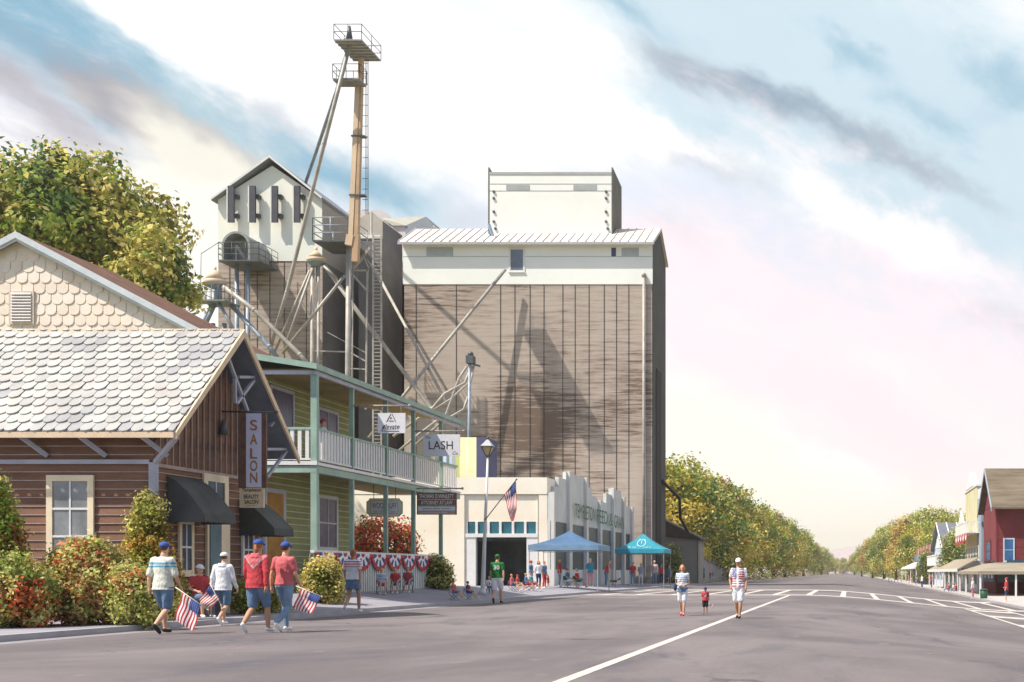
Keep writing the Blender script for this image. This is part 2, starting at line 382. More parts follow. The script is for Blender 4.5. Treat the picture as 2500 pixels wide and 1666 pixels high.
steel_d = M('weathered_steel', (.10,.11,.12), .5, .2, 1.5, metallic=.3)
steel_b = M('bluish_steel', (.27,.32,.38), .5, .2, 1.5, metallic=.2)

# ================================================================ ground
ys = [2,8,14,20,26,32,36,39,43,48,53,58,65,72,78,84,92,100,112,125,140,160,200,300,500,900,1600,3200]
def sheet(xs, ys, zf):
    mb = MB(); n = len(ys)
    for x in xs:
        for y in ys: mb.v.append((x, y, zf(x, y)))
    for i in range(len(xs)-1):
        for j in range(n-1):
            mb.f.append((i*n+j, (i+1)*n+j, (i+1)*n+j+1, i*n+j+1)); mb.m.append(0); mb.sm.append(True)
    return mb
rx = [XK, -9, -3]+[-3+.65*i for i in range(1, 20)]+[10.05]
struct(sheet(rx, [-30]+ys, lambda x, y: gz(x, y)), 'road', asphalt)
struct(sheet([-900,-200,-80,-50,-36,-28,-22,-18.4,XK-.15], [-30]+ys, lambda x, y: gz(x, y)-.02), 'ground', earth_m)
struct(sheet([XR+.15,14,30,120,900], [-30]+ys, lambda x, y: -.78), 'ground_far_side', earth_m)
struct(sheet([-28,-22,-18.35,-17.2,-16.2,XK-.15], [-30]+[y for y in ys if y <= 125], lambda x, y: gz(x, y)), 'pavement_left', pave_m)
struct(sheet([XR+.15,12,16], [20]+[y for y in ys if y >= 26 and y < 600], lambda x, y: -.75), 'pavement_right', pave_r)
k = MB()
for a, b in zip([-30]+ys[:-6], ys[:-5]):
    k.box(XK-.15, XK, a, b, -.2, .124)
struct(k, 'kerb_left', kerb_m)
k = MB()
k.box(10.05, XR+.15, 10, 500, -1.2, -.746)
struct(k, 'kerb_right', kerb_m)
def strip_along(x0, x1, y0, y1, mb, n=1, dz=.004):
    for i in range(n):
        a = lerp(y0, y1, i/n); b = lerp(y0, y1, (i+1)/n)
        mb.quad((x0,a,gz(x0,a)+dz), (x1,a,gz(x1,a)+dz), (x1,b,gz(x1,b)+dz), (x0,b,gz(x0,b)+dz))
mb = MB(); strip_along(XK+.002, XK+.55, -20, 400, mb); struct(mb, 'gutter', M('gutter_concrete', (.24,.225,.235), .9, .15, 1.2))
mb = MB(); strip_along(-3.39, -3.22, 8, 67, mb, 1, .004)
struct(mb, 'road_marking_centre_line', paint)
mb = MB()
for y0, y1 in ((67.2,68.9),(86,88.8)):
    for a, b in zip(rx, rx[1:]):
        a2 = max(a, -14.6); b2 = min(b, 9.95)
        if b2 <= a2: continue
        mb.quad((a2,y0,gz(a,y0)+.005 if a2 == a else .005), (b2,y0,gz(b,y0)+.005), (b2,y1,gz(b,y1)+.005), (a2,y1,gz(a,y1)+.005 if a2 == a else .005))
for i in range(13):
    x = -14.0+1.92*i
    strip_along(x, x+.32, 68.9, 86, mb, 1, .0045)
struct(mb, 'road_marking_crosswalk', paint)
mb = MB()
def rs(x): # road surface on the faceted sheet
    for a, b in zip(rx, rx[1:]):
        if a <= x <= b: return lerp(gz(a, 50), gz(b, 50), (x-a)/(b-a))
    return 0
for x0, x1 in ((6.15,6.33),(8.45,8.66)):
    mb.quad((x0,14,rs(x0)+.006),(x1,14,rs(x1)+.006),(x1,66.4,rs(x1)+.006),(x0,66.4,rs(x0)+.006))
for y in (26,34,44,54,63):
    xs_ = [6.34]+[x for x in rx if 6.34 < x < 8.44]+[8.44]
    for a, b in zip(xs_, xs_[1:]): mb.quad((a,y,rs(a)+.006),(b,y,rs(b)+.006),(b,y+2.2,rs(b)+.006),(a,y+2.2,rs(a)+.006))
struct(mb, 'road_marking_side_lane', paint)
# distant hills
hm = M('far_hill', (.40,.33,.34), 1, .12, .004)  # mauve base colour carries the distance haze
xs_ = [-2400+60*i for i in range(82)]; ys_ = [2300,2380,2460,2560,2700,2900,3150]
def hill(x, y):
    f = max(0, 1-((y-2600)/480)**2) if y > 2300 else 0
    r = 30+16*math.exp(-((x+30)/110)**2)+14*math.exp(-((x+130)/90)**2)+12*math.exp(-((x-110)/120)**2)+7*math.sin(x*.021)+4*math.sin(x*.053+1)
    return f*max(6, r)
struct(sheet(xs_, ys_, hill), 'hills', hm)
HAZE = .00025
hz_ = MB(); hz_.box(-900, 900, -12, 3300, -2.5, 95)
hm2 = bpy.data.materials.new('air'); hm2.use_nodes = True; hn = hm2.node_tree; hn.nodes.clear()
ho = hn.nodes.new('ShaderNodeOutputMaterial'); pv = hn.nodes.new('ShaderNodeVolumePrincipled'); pv.inputs['Color'].default_value = (.98,.93,.86,1); pv.inputs['Density'].default_value = HAZE; pv.inputs['Anisotropy'].default_value = .2
hn.links.new(pv.outputs[0], ho.inputs['Volume'])
solo(hz_, 'haze', hm2, kind='stuff')
# ================================================================ SALON (brown cottage)
brown = M('brown_siding', (.19,.098,.062), .85, .35, .8, .15, stretch=(.5,.5,2.5), fine=.14)
brown_lip = M('board_edge_highlight', (.40,.31,.28), .8, .2, 2)  # highlight along the board edges, put in as a paler colour
beam_g = M('grey_lavender_timber', (.40,.40,.46), .8, .15, 1.5)
roofA = M('roof_shingle_pale', (.44,.435,.41), .9, .10, 1.3); roofB = M('roof_shingle_grey', (.38,.375,.36), .9, .12, 1.3); roofC = M('roof_shingle_warm', (.42,.40,.375), .9, .12, 1.3)
roofD = M('roof_shingle_weathered', (.32,.32,.325), .9, .15, 1.3)
soffit_b = M('blue_grey_soffit', (.17,.20,.25), .8, .2, 1)
ridge_m = M('tan_ridge_tile', (.50,.40,.28), .9, .2, 3)
XW = -17.4; XRF = -16.6; YF = 30.76; YB = 36.3; Y1 = 30.2; Y2 = 33.6; Y3 = 36.95; ZE = 4.72; ZP = 7.86; XL = -27.0
salon = thing('salon_cottage', 'brown clapboard cottage with scalloped pale shingle roof and deep gable facing the street', 'building', (-21, 33.5, 0))
mb = MB()
mb.box(XL, XW, YF, YB, -.3, 4.55)
mb.prism([(XW-.01,YF,4.5),(XW-.01,YB,4.5),(XW-.01,Y2,7.62)], (-9.5,0,0))
lap(mb, (XL,YF), (XW,YF), .1, 4.75, .215, (0,-1,0)); lap(mb, (XW,YF), (XW,YB), .1, 3.9, .215, (1,0,0))
mb.box(XW, XW+.04, YF, YB, 3.9, 3.99, 1)
y = YF+.18
while y < YB-.1:                                     # vertical boards in the gable
    top = 4.5+(3.1)*(1-abs(y-Y2)/(Y2-YF)); mb.box(XW, XW+.03, y, y+.03, 3.99, top, 1); y += .30
part(mb, 'wall', [brown, brown_lip], salon)
rf = MB()
sl = Vector((0, Y2-Y1, ZP-ZE)); sln = Vector((0, -(ZP-ZE), Y2-Y1)).normalized()
th = sln*-.10
rf.prism([(XL,Y1,ZE),(XRF,Y1,ZE),(XRF,Y2,ZP),(XL,Y2,ZP)], th, 4)
sn2 = Vector((0, (ZP-ZE), Y3-Y2)).normalized()
rf.prism([(XRF,Y3,ZE),(XL,Y3,ZE),(XL,Y2,ZP),(XRF,Y2,ZP)], sn2*-.10, 4)
scales(rf, (XL,Y1-.02,ZE-.01), (1,0,0), sl, sln, XRF-XL, sl.length+.02, .31, .355, nm=3, thick=.045, seed=4)
# weathered shingles gathered in loose drifts
from mathutils import noise as mno
rr = random.Random(5)
for i in range(len(rf.f)):
    if rf.m[i] < 3 and len(rf.f[i]) > 5:
        c0 = np.mean([rf.v[j] for j in rf.f[i]], axis=0); s = mno.noise(Vector((c0[0]*.45, 3.1, c0[2]*1.1)))+.4*mno.noise(Vector((c0[0]*1.3, 9.1, c0[2]*2.3)))
        rf.m[i] = 3 if s+rr.uniform(-.25,.25) > .30 else (1 if s+rr.uniform(-.3,.3) > .02 else (2 if rr.random() < .3 else 0))
for i in range(33):
    x = XL+.315*i; rf.add([(x,Y2-.13,ZP-.10),(x+.29,Y2-.13,ZP-.10),(x+.31,Y2,ZP+.05),(x+.02,Y2,ZP+.05),(x,Y2+.13,ZP-.10),(x+.29,Y2+.13,ZP-.10)], [(0,1,2,3),(3,2,5,4)], 5)
part(rf, 'roof', [roofA, roofB, roofC, roofD, soffit_b, ridge_m], salon)
bg_ = MB()
for (ya, za, yb, zb) in ((Y1-.02,ZE-.06,Y2,ZP-.02),(Y3+.02,ZE-.06,Y2,ZP-.02)):
    bg_.prism([(XRF,ya,za-.13),(XRF,ya,za+.04),(XRF,yb,zb+.06),(XRF,yb,zb-.16)], (.06,0,0))
bg_.box(XL, XRF, Y1-.05, Y1-.022, ZE-.16, ZE-.02)
part(bg_, 'bargeboard', M('peach_bargeboard', (.72,.55,.38), .7, .1, 2), salon)
tr = MB(); XT = -16.8
for (a, b) in (((583,921),(640,921)),((573,924),(574,985)),((578,985),(620,928)),((557,875),(604,1003)),((650,1097),(704,1097)),((652,1165),(700,1101)),((660,1040),(678,1018))):
    def on(p):       # depth from the truss plane X = XT
        Y = XT*F/(p[0]-VX); return W(p[0], p[1], Y)
    tr = MB(); tr.beam(on(a), on(b), .075); part(tr, 'truss_strut', beam_g, salon)
for px in (45, 190, 342):
    a = W(px, 1046, Y1+.06); x0 = a.x; bmb = MB(); bmb.beam((x0, Y1+.1, ZE-.1), (x0+.42, YF-.05, 4.16), .10); part(bmb, 'eave_bracket', beam_g, salon)
bmb = MB(); bmb.beam((XRF+.0, Y1+.1, ZE-.12), (XW+.05, YF-.06, 4.0), .10); part(bmb, 'eave_bracket', beam_g, salon)
pm = MB(); pm.box(XW-.10, XW+.07, YF-.10, YF+.05, 0, 4.0); part(pm, 'corner_post', beam_g, salon)
pm = MB(); pm.box(XL, XW-.1, YF-.085, YF-.035, 3.96, 4.07); part(pm, 'wall_plate', beam_g, salon)
x0 = (118-VX)/F*YF; x1 = (233-VX)/F*YF
window_rect(salon, 'window', 'y', x0, x1, 1.25+(1398-1392)/F*YF, 1.25+(1398-1161)/F*YF, YF-.03, cream_t, glass_g, fw=.15, rows=3, cols=2, mullion=white_p)
window_rect(salon, 'window', 'x', 31.75, 32.45, 1.2, 2.62, XW+.03, cream_t, glass_b, fw=.11, rows=2, cols=2, mullion=white_p)
window_rect(salon, 'window', 'x', 32.95, 34.25, 2.75, 3.92, XW+.03, cream_t, glass_b, fw=.2, rows=1, cols=2, sill=False, mullion=white_p)
window_rect(salon, 'window', 'x', 35.05, 35.75, 1.2, 2.6, XW+.03, white_p, glass_b, fw=.1, rows=2, cols=2)
d = MB(); d.box(XW+.03, XW+.10, 33.1, 34.3, .12, 2.66, 0); dd = part(d, 'door_frame', cream_t, salon)
d = MB(); d.box(XW+.10, XW+.13, 33.2, 33.78, .15, 2.6, 0); dr = part(d, 'door', M('teal_grey_door', (.12,.18,.22), .5, .2, 2), salon)
d = MB(); d.ball((XW+.17, 33.28, 1.1), .035); part(d, 'handle', steel_d, dr)
awn_m = M('charcoal_canvas', (.075,.078,.075), .9, .3, 1.2, .1)
def awning(y0, y1, zt, zb, xo, val, x_in=XW+.04):
    mb = MB(); n = 5
    P = []
    for i in range(n+1):
        t = i/n; x = lerp(x_in, xo, t**.85); z = lerp(zt, zb, t**1.15); P.append((x, z))
    for (xa, za), (xb, zb_) in zip(P, P[1:]):
        mb.quad((xa,y0,za),(xb,y0,zb_),(xb,y1,zb_),(xa,y1,za)); mb.quad((xa,y0,za-.02),(xa,y1,za-.02),(xb,y1,zb_-.02),(xb,y0,zb_-.02))
    m = 12
    for (ya) in (y0, y1): mb.poly([(x_in,ya,zb-.0)]+[(x,ya,z) for x, z in P])
    for i in range(m):
        a = lerp(y0, y1, i/m); b = lerp(y0, y1, (i+1)/m); mb.quad((xo,a,zb),(xo,b,zb),(xo+.012,b,zb-val),(xo+.012,a,zb-val+.03*(i % 2)))
    mb.quad((x_in,y0,zb),(xo,y0,zb),(xo,y0-.005,zb-val),(x_in,y0-.005,zb-val)); mb.quad((x_in,y1,zb),(xo,y1,zb),(xo,y1+.005,zb-val),(x_in,y1+.005,zb-val))
    return mb
part(awning(31.25, 32.85, 3.72, 2.75, -16.42, .22), 'awning', awn_m, salon)
part(awning(34.95, 36.15, 3.35, 2.52, -16.38, .22), 'awning', awn_m, salon)
lm = MB(); lm.tube([(XW+.03,33.9,5.1),(XW+.14,33.9,5.1)], .03, 8); lm.tube([(XW+.12,33.9,5.45),(XW+.12,33.9,5.05)], [.05,.11], 10); part(lm, 'wall_lantern', steel_d, salon)
# SALON sign
YS = 34.0
sg = thing('salon_blade_sign', 'tall lavender blade sign reading SALON with brown sides and tan panel below', 'sign', (XW, YS, 5.6))
m_ = MB(); zr = 1.25+393/F*YS; m_.tube([(XW,YS,zr),(W(675,1005,YS).x,YS,zr-.02)], .025, 8); m_.ball((W(675,1005,YS).x,YS,zr-.02), .05)
for px in (598, 640): m_.tube([(W(px,0,YS).x,YS,zr),(W(px,0,YS).x,YS,zr-.12)], .01, 6)
part(m_, 'hanging_rod', steel_d, sg)
xa = W(583,0,YS).x; xb = W(651,0,YS).x; zt = 1.25+(1398-1010)/F*YS; zb = 1.25+(1398-1190)/F*YS
xi = W(602,0,YS).x; xj = W(640,0,YS).x
m_ = MB(); m_.box(xi, xj, YS-.03, YS+.03, zb, zt); part(m_, 'board', M('lavender_board', (.56,.58,.76), .7, .2, 1.6, alt=(.72,.70,.78)), sg)
m_ = MB(); m_.box(xa, xi, YS-.035, YS+.035, zb-.02, zt+.02); m_.box(xj, xb, YS-.035, YS+.035, zb-.02, zt+.02); part(m_, 'side_board', M('brown_board', (.17,.09,.065), .7, .25, 3), sg)
m_ = MB(); m_.box(W(586,0,YS).x, W(645,0,YS).x, YS-.03, YS+.03, 1.25+(1398-1240)/F*YS, zb-.03); tp = part(m_, 'lower_panel', M('tan_panel', (.82,.62,.40), .7, .12, 2), sg)
let_o = M('orange_brown_lettering', (.42,.17,.045), .6, .25, 8)
for ch, py in zip('SALON', (1039, 1073, 1108, 1138, 1167)):
    text(ch, 'letter', let_o, sg, (( xi+xj)/2, YS-.03, 1.25+(1398-py)/F*YS), (1,0,0), (0,0,1), width=.2, height=.29, bold=.012)
ink = M('ink', (.03,.03,.035), .6, .2, 5)
cx = W(615.5,0,YS).x
for s, py, w, h in (('Templeton',1198,.52,.12),('BEAUTY',1213,.42,.11),('SALON',1226,.38,.11),('- - - ~ -',1235,.30,.02)):
    text(s, 'lettering', ink, tp, bold=.012, origin=(cx, YS-.03, 1.25+(1398-py)/F*YS), right=(1,0,0), up=(0,0,1), width=w, height=h, shear=.2 if s == 'Templeton' else 0)

# ================================================================ CREAM SHINGLED HOUSE
house = thing('shingled_house', 'cream scallop-shingled gable house with brown roof and louvred vent behind the salon', 'building', (-36, 53, 0))
YH = 53.0
pk_ = W(53, 585, YH); zl0 = 11.0; slope = .529
xr_ = pk_.x+(pk_.z-zl0)/slope; xl_ = pk_.x-(pk_.z-zl0)/slope
cr1 = M('cream_shingle', (.80,.69,.59), .9, .07, 1.5); cr2 = M('cream_shingle_light', (.82,.73,.64), .9, .06, 1.5)
brroof = M('red_brown_roof', (.13,.062,.040), .9, .3, 1.2, .2)
mb = MB(); mb.prism([(xl_,YH,zl0),(xr_,YH,zl0),(pk_.x,YH,pk_.z)], (0,6.8,0)); mb.box(xl_, xr_, YH, YH+6.8, -.2, zl0)
def clipg(x, y):
    X = xl_+x; Z = zl0+y; return Z < pk_.z-.25-abs(X-pk_.x)*slope and Z > 10.6
scales(mb, (xl_,YH-.005,zl0), (1,0,0), (0,0,1), (0,-1,0), xr_-xl_, pk_.z-zl0, .50, .46, clip=clipg, nm=2, thick=.035, seed=9)
part(mb, 'wall', [cr1, cr2], house)
mb = MB(); e = .35; up_ = .12
for s in (1, -1):
    ex = pk_.x+s*(pk_.z-zl0+.25)/slope
    mb.prism([(pk_.x,YH-.35,pk_.z+up_),(ex,YH-.35,zl0-.25+up_),(ex,YH+6.6,zl0-.25+up_),(pk_.x,YH+6.6,pk_.z+up_)], (0,0,.09))
part(mb, 'roof', brroof, house)
mb = MB()
for s in (1, -1):
    ex = pk_.x+s*(pk_.z-zl0+.25)/slope
    mb.prism([(pk_.x,YH-.42,pk_.z+.24),(pk_.x,YH-.42,pk_.z-.04),(ex,YH-.42,zl0-.29),(ex,YH-.42,zl0-.01)], (0,.06,0))
    mb.prism([(pk_.x,YH-.36,pk_.z+.02),(pk_.x,YH-.36,pk_.z-.16),(ex,YH-.36,zl0-.41),(ex,YH-.36,zl0-.23)], (0,.05,0))
part(mb, 'rake_trim', M('bluish_white_trim', (.58,.62,.66), .6, .08, 2), house)
mb = MB(); a = W(25,793,YH); b = W(86,712,YH)
mb.box(a.x, b.x, YH-.10, YH-.02, a.z, b.z); v = part(mb, 'gable_vent', M('vent_frame', (.66,.56,.46), .7, .1, 2), house)
mb = MB()
for i in range(10):
    z = lerp(a.z+.12, b.z-.16, i/9); mb.add([(a.x+.1,YH-.15,z),(b.x-.1,YH-.15,z),(b.x-.1,YH-.103,z+.09),(a.x+.1,YH-.103,z+.09)], [(0,1,2,3)])
part(mb, 'louvre', M('vent_slat', (.55,.52,.52), .7, .1, 2), v)

# ================================================================ GREEN PORCH BUILDING
gsid = M('olive_green_siding', (.34,.34,.14), .8, .16, .9, .08); glip = M('pale_board_edge', (.62,.64,.50), .7, .1, 2)
purp = M('purple_curtain_glass', (.12,.11,.20), .3, .3, 2, stretch=(1,6,1)); lav_t = M('lavender_trim', (.50,.52,.62), .7, .12, 2)
soff = M('tan_soffit', (.34,.27,.13), .8, .22, 1.0)
XB = -18.5; XWL = -21.0
porch = thing('green_verandah_building', 'olive green two-storey building with sage green verandah posts and white balcony railing', 'building', (-21, 48, .5))
mb = MB(); mb.box(-25, XWL, 42.5, 51.5, 0, 8.6)
lap(mb, (XWL,42.5), (XWL,51.5), .4, 4.8, .24, (1,0,0), lip=.035); lap(mb, (XWL,42.5), (XWL,51.5), 5.0, 8.5, .24, (1,0,0), lip=.035)
lap(mb, (-25,42.5), (XWL,42.5), .4, 8.5, .24, (0,-1,0), lip=.035)
part(mb, 'wall', [gsid, glip], porch)
PY = [42.5, 45.65, 49.0, 52.1, 55.6]
for i, y in enumerate(PY):
    mb = MB(); w = .13 if i else .19
    mb.box(XB-w/2-.02, XB+w/2, y-w/2, y+w/2, .3, 8.2); mb.box(XB-w/2-.03, XB+w/2+.012, y-w/2-.012, y+w/2+.012, 8.02, 8.22)
    part(mb, 'post', green_t, porch)
YE = 58.4
mb = MB()     # porch roof: shed sloping up to the wall, open soffit
zr = 8.28
mb.prism([(XB+.22,42.1,zr),(XB+.22,YE,zr),(XWL-.2,51.6,zr+.62),(-22.6,42.1,zr+.70)], (0,0,.10), 0)
mb.prism([(-22.6,42.1,zr+.70),(XWL-.2,51.6,zr+.62),(-25.3,51.6,zr+.9),(-25.3,42.1,zr+.95)], (0,0,.10), 0)
mb.quad((XB,42.3,zr-.012),(-22.0,42.3,zr-.008),(XWL,51.5,zr-.01),(XB,58.0,zr-.012), 1)
part(mb, 'porch_roof', [M('grey_roofing', (.36,.37,.38), .8, .15, 1), soff], porch)
mb = MB()
mb.box(XB+.16, XB+.26, 42.1, YE, zr-.07, zr+.12); mb.prism([(XB+.26,42.02,zr-.07),(XB+.26,42.02,zr+.12),(-22.6,42.02,zr+.84),(-22.6,42.02,zr+.60)], (0,.07,0))
part(mb, 'roof_fascia', green_t, porch)
mb = MB(); mb.box(XB-.02, XB+.12, 42.3, 58, zr-.20, zr-.075); mb.box(-22, XB, 42.3, 42.42, zr-.20, zr-.075); part(mb, 'header_beam', lav_t, porch)
mb = MB(); mb.box(-22, XB+.09, 42.42, 58.0, 4.92, 5.02, 0); mb.box(XB+.09, XB+.13, 42.38, 58.0, 4.96, 5.06, 1); mb.box(-22, XB+.13, 42.36, 42.42, 4.96, 5.09, 1); part(mb, 'balcony_deck', [soff, white_p], porch)
mb = MB(); mb.box(XB-.06, XB+.10, 42.4, 58.0, 4.70, 4.918); mb.box(-22, XB-.06, 42.4, 42.54, 4.70, 4.918); part(mb, 'deck_beam', green_t, porch)
ends = PY+[57.9]
for a, b in zip(ends[:-1], ends[1:]):
    mb = MB(); n = max(3, int((b-a-.2)/.26))
    mb.box(XB-.05, XB+.05, a+.1, b-.07, 6.19, 6.27, 1); mb.box(XB-.03, XB+.03, a+.1, b-.07, 5.14, 5.20, 0)
    for i in range(n):
        y = lerp(a+.17, b-.17, (i+.5)/n); mb.box(XB-.035, XB+.035, y-.06, y+.06, 5.2, 6.19, 0)
    part(mb, 'railing', [white_p, green_t], porch)
mb = MB(); mb.box(-22, XB-.12, 42.42, 42.52, 6.19, 6.27, 1); mb.box(-22, XB-.12, 42.44, 42.5, 5.14, 5.20, 0)
for i in range(13): x = lerp(-21.9, XB-.25, i/12); mb.box(x-.06, x+.06, 42.44, 42.5, 5.2, 6.19, 0)
part(mb, 'railing', [white_p, green_t], porch)
def ygx(px): return XWL*F/(px-VX)
def zpy(py, Y): return 1.25+(1398-py)/F*Y
window_rect(porch, 'window', 'x', ygx(655), ygx(714), 5.3, zpy(955,46.0), XWL+.03, lav_t, purp, fw=.12, rows=1, cols=1)
window_rect(porch, 'window', 'x', ygx(772), ygx(822), 5.05, zpy(1000,49.3), XWL+.03, lav_t, purp, fw=.12, rows=1, cols=2)
window_rect(porch, 'window', 'x', ygx(771), ygx(821), zpy(1345,49), zpy(1209,49), XWL+.03, white_p, M('violet_glass', (.10,.10,.17), .2, .3, 2), fw=.15, rows=2, cols=2)
mb = MB(); mb.box(XWL+.03, XWL+.12, ygx(640), ygx(691), .5, zpy(1196,45.2)); fr = part(mb, 'door_frame', lav_t, porch)
mb = MB(); mb.box(XWL+.12, XWL+.15, ygx(645), ygx(683), .55, zpy(1206,45)); dr = part(mb, 'door', M('ochre_door', (.42,.20,.035), .6, .25, 1.5), porch)
# slat fence under the verandah with bunting
XF = -18.38
fence = thing('white_slat_fence', 'white slatted fence with wide cap rail hung with patriotic bunting', 'fence', (XF, 49, .6))
mb = MB(); mb.box(XF-.07, XF+.07, 42.0, 55.3, 1.93, 2.02); part(mb, 'cap_rail', white_p, fence)
mb = MB()
y = 42.1
while y < 55.2: mb.box(XF-.02, XF+.02, y, y+.13, gz(XF,y)-.05, 1.93); y += .215
mb.box(XF-.05, XF-.02, 42, 55.3, 1.5, 1.6); part(mb, 'slats', M('offwhite_slat', (.66,.65,.60), .7, .1, 2), fence)
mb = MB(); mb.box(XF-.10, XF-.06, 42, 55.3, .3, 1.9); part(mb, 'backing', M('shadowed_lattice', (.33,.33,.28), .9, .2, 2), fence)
red_m = M('flag_red', (.48,.035,.05), .7, .12, 3); wht_m = M('flag_white', (.80,.77,.75), .7, .05, 3); blu_m = M('flag_blue', (.035,.07,.26), .7, .15, 3)
ords = ['first','second','third','fourth','fifth','sixth','seventh','eighth','ninth','tenth','eleventh','twelfth']
def fan(y, r, i):
    mb = MB(); n = 16
    def P(k, q):
        t = math.pi*k/n; d = .015+(.03 if k % 2 else 0)*q/r; return (XF+.08+d, y-q*math.cos(t), 1.95-q*.80*math.sin(t))
    for k in range(n):
        for (q0, q1, mi) in ((.02,.22,0),(.22,.36,1),(.36,.62,2 if k % 4 < 2 else 1),(.62,.76,1 if k % 4 > 1 else 2),(.76,1.0,0)):
            mb.quad(P(k,q0*r), P(k,q1*r), P(k+1,q1*r), P(k+1,q0*r), mi)
    solo(mb, 'fan_bunting', [red_m, wht_m, blu_m], '%s fan of patriotic bunting from the left on the white slat fence' % ords[i], 'bunting', (XF+.08, y, 1.95), 'fan bunting along the slat fence')
for i in range(8): fan(42.9+1.62*i, .80, i)

# ================================================================ CREAM STORE and FEED STORE
YSS = 82.2; XC = -20.0
stucco = M('cream_stucco', (.86,.82,.72), .85, .04, .35, .05, alt=(.85,.74,.58)); stucco_w = M('white_stucco', (.80,.77,.70), .8, .06, .5)
line_m = M('shadow_line', (.22,.20,.17), .8, .2, 2)
store = thing('cream_stucco_store', 'cream stucco store front with dark garage opening under a row of teal panes', 'building', (-27, YSS, .3))
def SX(px): return (px-VX)/F*YSS
def SZ(py): return 1.25+(1398-py)/F*YSS
mb = MB(); gx0, gx1 = SX(1161), SX(1285); gz1 = SZ(1312)
mb.box(-36, SX(1135), YSS, YSS+13, -.2, SZ(1208)); mb.box(SX(1313), XC-.25, YSS, YSS+13, -.2, SZ(1208)); mb.box(SX(1135), SX(1313), YSS+.12, YSS+13, SZ(1274), SZ(1208))
mb.box(SX(1135), SX(1313), YSS+5, YSS+13, -.2, SZ(1274))
mb.box(-36, XC-.25, YSS-.03, YSS+13, SZ(1208)+.03, SZ(1166)); mb.box(-36, XC-.25, YSS-.015, YSS+1, SZ(1208), SZ(1208)+.03, 1)
mb.box(SX(1135)-.03, SX(1135), YSS-.02, YSS, .2, SZ(1208), 1); mb.box(SX(1313), SX(1313)+.03, YSS-.02, YSS, 1.9, SZ(1208), 1)
part(mb, 'wall', [stucco, line_m], store)
mb = MB(); mb.box(SX(1135), gx0, YSS+.05, YSS+.4, .2, gz1); mb.box(gx1, SX(1313), YSS+.05, YSS+.4, .2, gz1); mb.box(SX(1135), SX(1313), YSS+.0, YSS+.4, gz1, SZ(1303)); part(mb, 'door_surround', white_p, store)
chd = M('charcoal_door_and_shade', (.035,.045,.045), .6, .5, .8)
mb = MB(); mb.box(gx0, gx1, YSS+.30, YSS+.36, gz1-.25, gz1); part(mb, 'door_header', chd, store)
mb = MB(); mb.box(gx0+.45, gx0+.58, YSS+.4, YSS+.5, .25, gz1-.2); part(mb, 'inner_post', chd, store)
mb = MB(); mb.box(gx0, gx1, YSS+2.2, YSS+2.3, .2, gz1+.1); mb.box(SX(1135)+.02, gx0-.001, YSS+.41, YSS+4.9, .2, gz1); mb.box(gx1+.001, SX(1313)-.02, YSS+.41, YSS+4.9, .2, gz1); mb.box(gx0, gx1, YSS+.41, YSS+4, gz1+.001, gz1+.1)
for i in range(5): mb.box(gx0, gx1, YSS+2.16, YSS+2.2, .9+i*.45, .93+i*.45)
part(mb, 'garage_interior', chd, store)  # dark liners added, with the shade of the interior put into their colour
for px in (1138,1163,1192,1221,1252,1282,1311): mb = MB(); mb.box(SX(px)-.09, SX(px)+.07, YSS+.06, YSS+.14, SZ(1303), SZ(1274)); part(mb, 'glazing_bar', white_p, store)
mb = MB(); mb.box(SX(1138), SX(1312), YSS+.14, YSS+.2, SZ(1303), SZ(1274)); tw = part(mb, 'transom_window', M('teal_pane', (.035,.14,.18), .2, .3, 1), store)
feed = thing('feed_store', 'pale grey stepped-parapet feed and grain store receding beside the blue and teal canopies', 'building', (XC, 97, .3))
gst = M('pale_grey_stucco', (.60,.61,.59), .85, .12, .5, .05); gpil = M('grey_pilaster', (.66,.64,.60), .85, .08, .8)
def FY(px): return XC*F/(px-VX)
prof = [(82.22,83.2,6.6),(83.2,84.4,7.1),(84.4,86.6,7.8),(86.6,93.6,8.35),(93.6,95.2,7.75),(95.2,97.2,7.2),(97.2,100.9,6.95),(100.9,103.0,7.75),(103.0,107.4,8.3),(107.4,109.5,7.8),(109.5,112.3,7.15)]
mb = MB()
for a, b, z in prof: mb.box(XC-.25, XC, a, b, 4.72, z)
mb.box(-27.5, XC-.25, YSS+13, 112.3, -.2, 5.6); mb.box(XC-.25, XC-.05, YSS, 112.3, -.2, 4.72)
mb.box(XC-.05, XC, YSS, 112.3, -.2, 1.45)
part(mb, 'wall', gst, feed)
for i, px in enumerate((1345,1387,1428,1462,1494,1520,1540)):
    y = FY(px); z = max([p[2] for p in prof if p[0] <= y+.3 and p[1] >= y-.3] or [7])+.05
    m2 = MB(); w = .45 if i in (1,) else .36; m2.box(XC, XC+.22, max(YSS-.02, y-w), y+w, 0, z); part(m2, 'pilaster', gpil, feed)
ys_ = [FY(p) for p in (1345,1387,1428,1462,1494,1520,1540)]
for i, (a, b) in enumerate(zip(ys_, ys_[1:])):
    m2 = MB(); door = i in (1, 4); z0 = .35 if door else 1.46
    m2.box(XC-.045, XC-.01, a+.5, b-.5, z0, 4.7); f = part(m2, 'door' if door else 'window', M('dark_teal_glass', (.010,.03,.04), .35, .5, .6, spec=.25), feed)
    m3 = MB(); m3.box(XC-.01, XC+.02, b-.75, b-.62, z0, 4.7); part(m3, 'glazing_bars', M('blue_grey_mullion', (.25,.33,.40), .6, .1, 2), f)
grn_l = M('green_lettering', (.02,.11,.02), .6, .2, 6)
ya = FY(1396); yb = FY(1519)
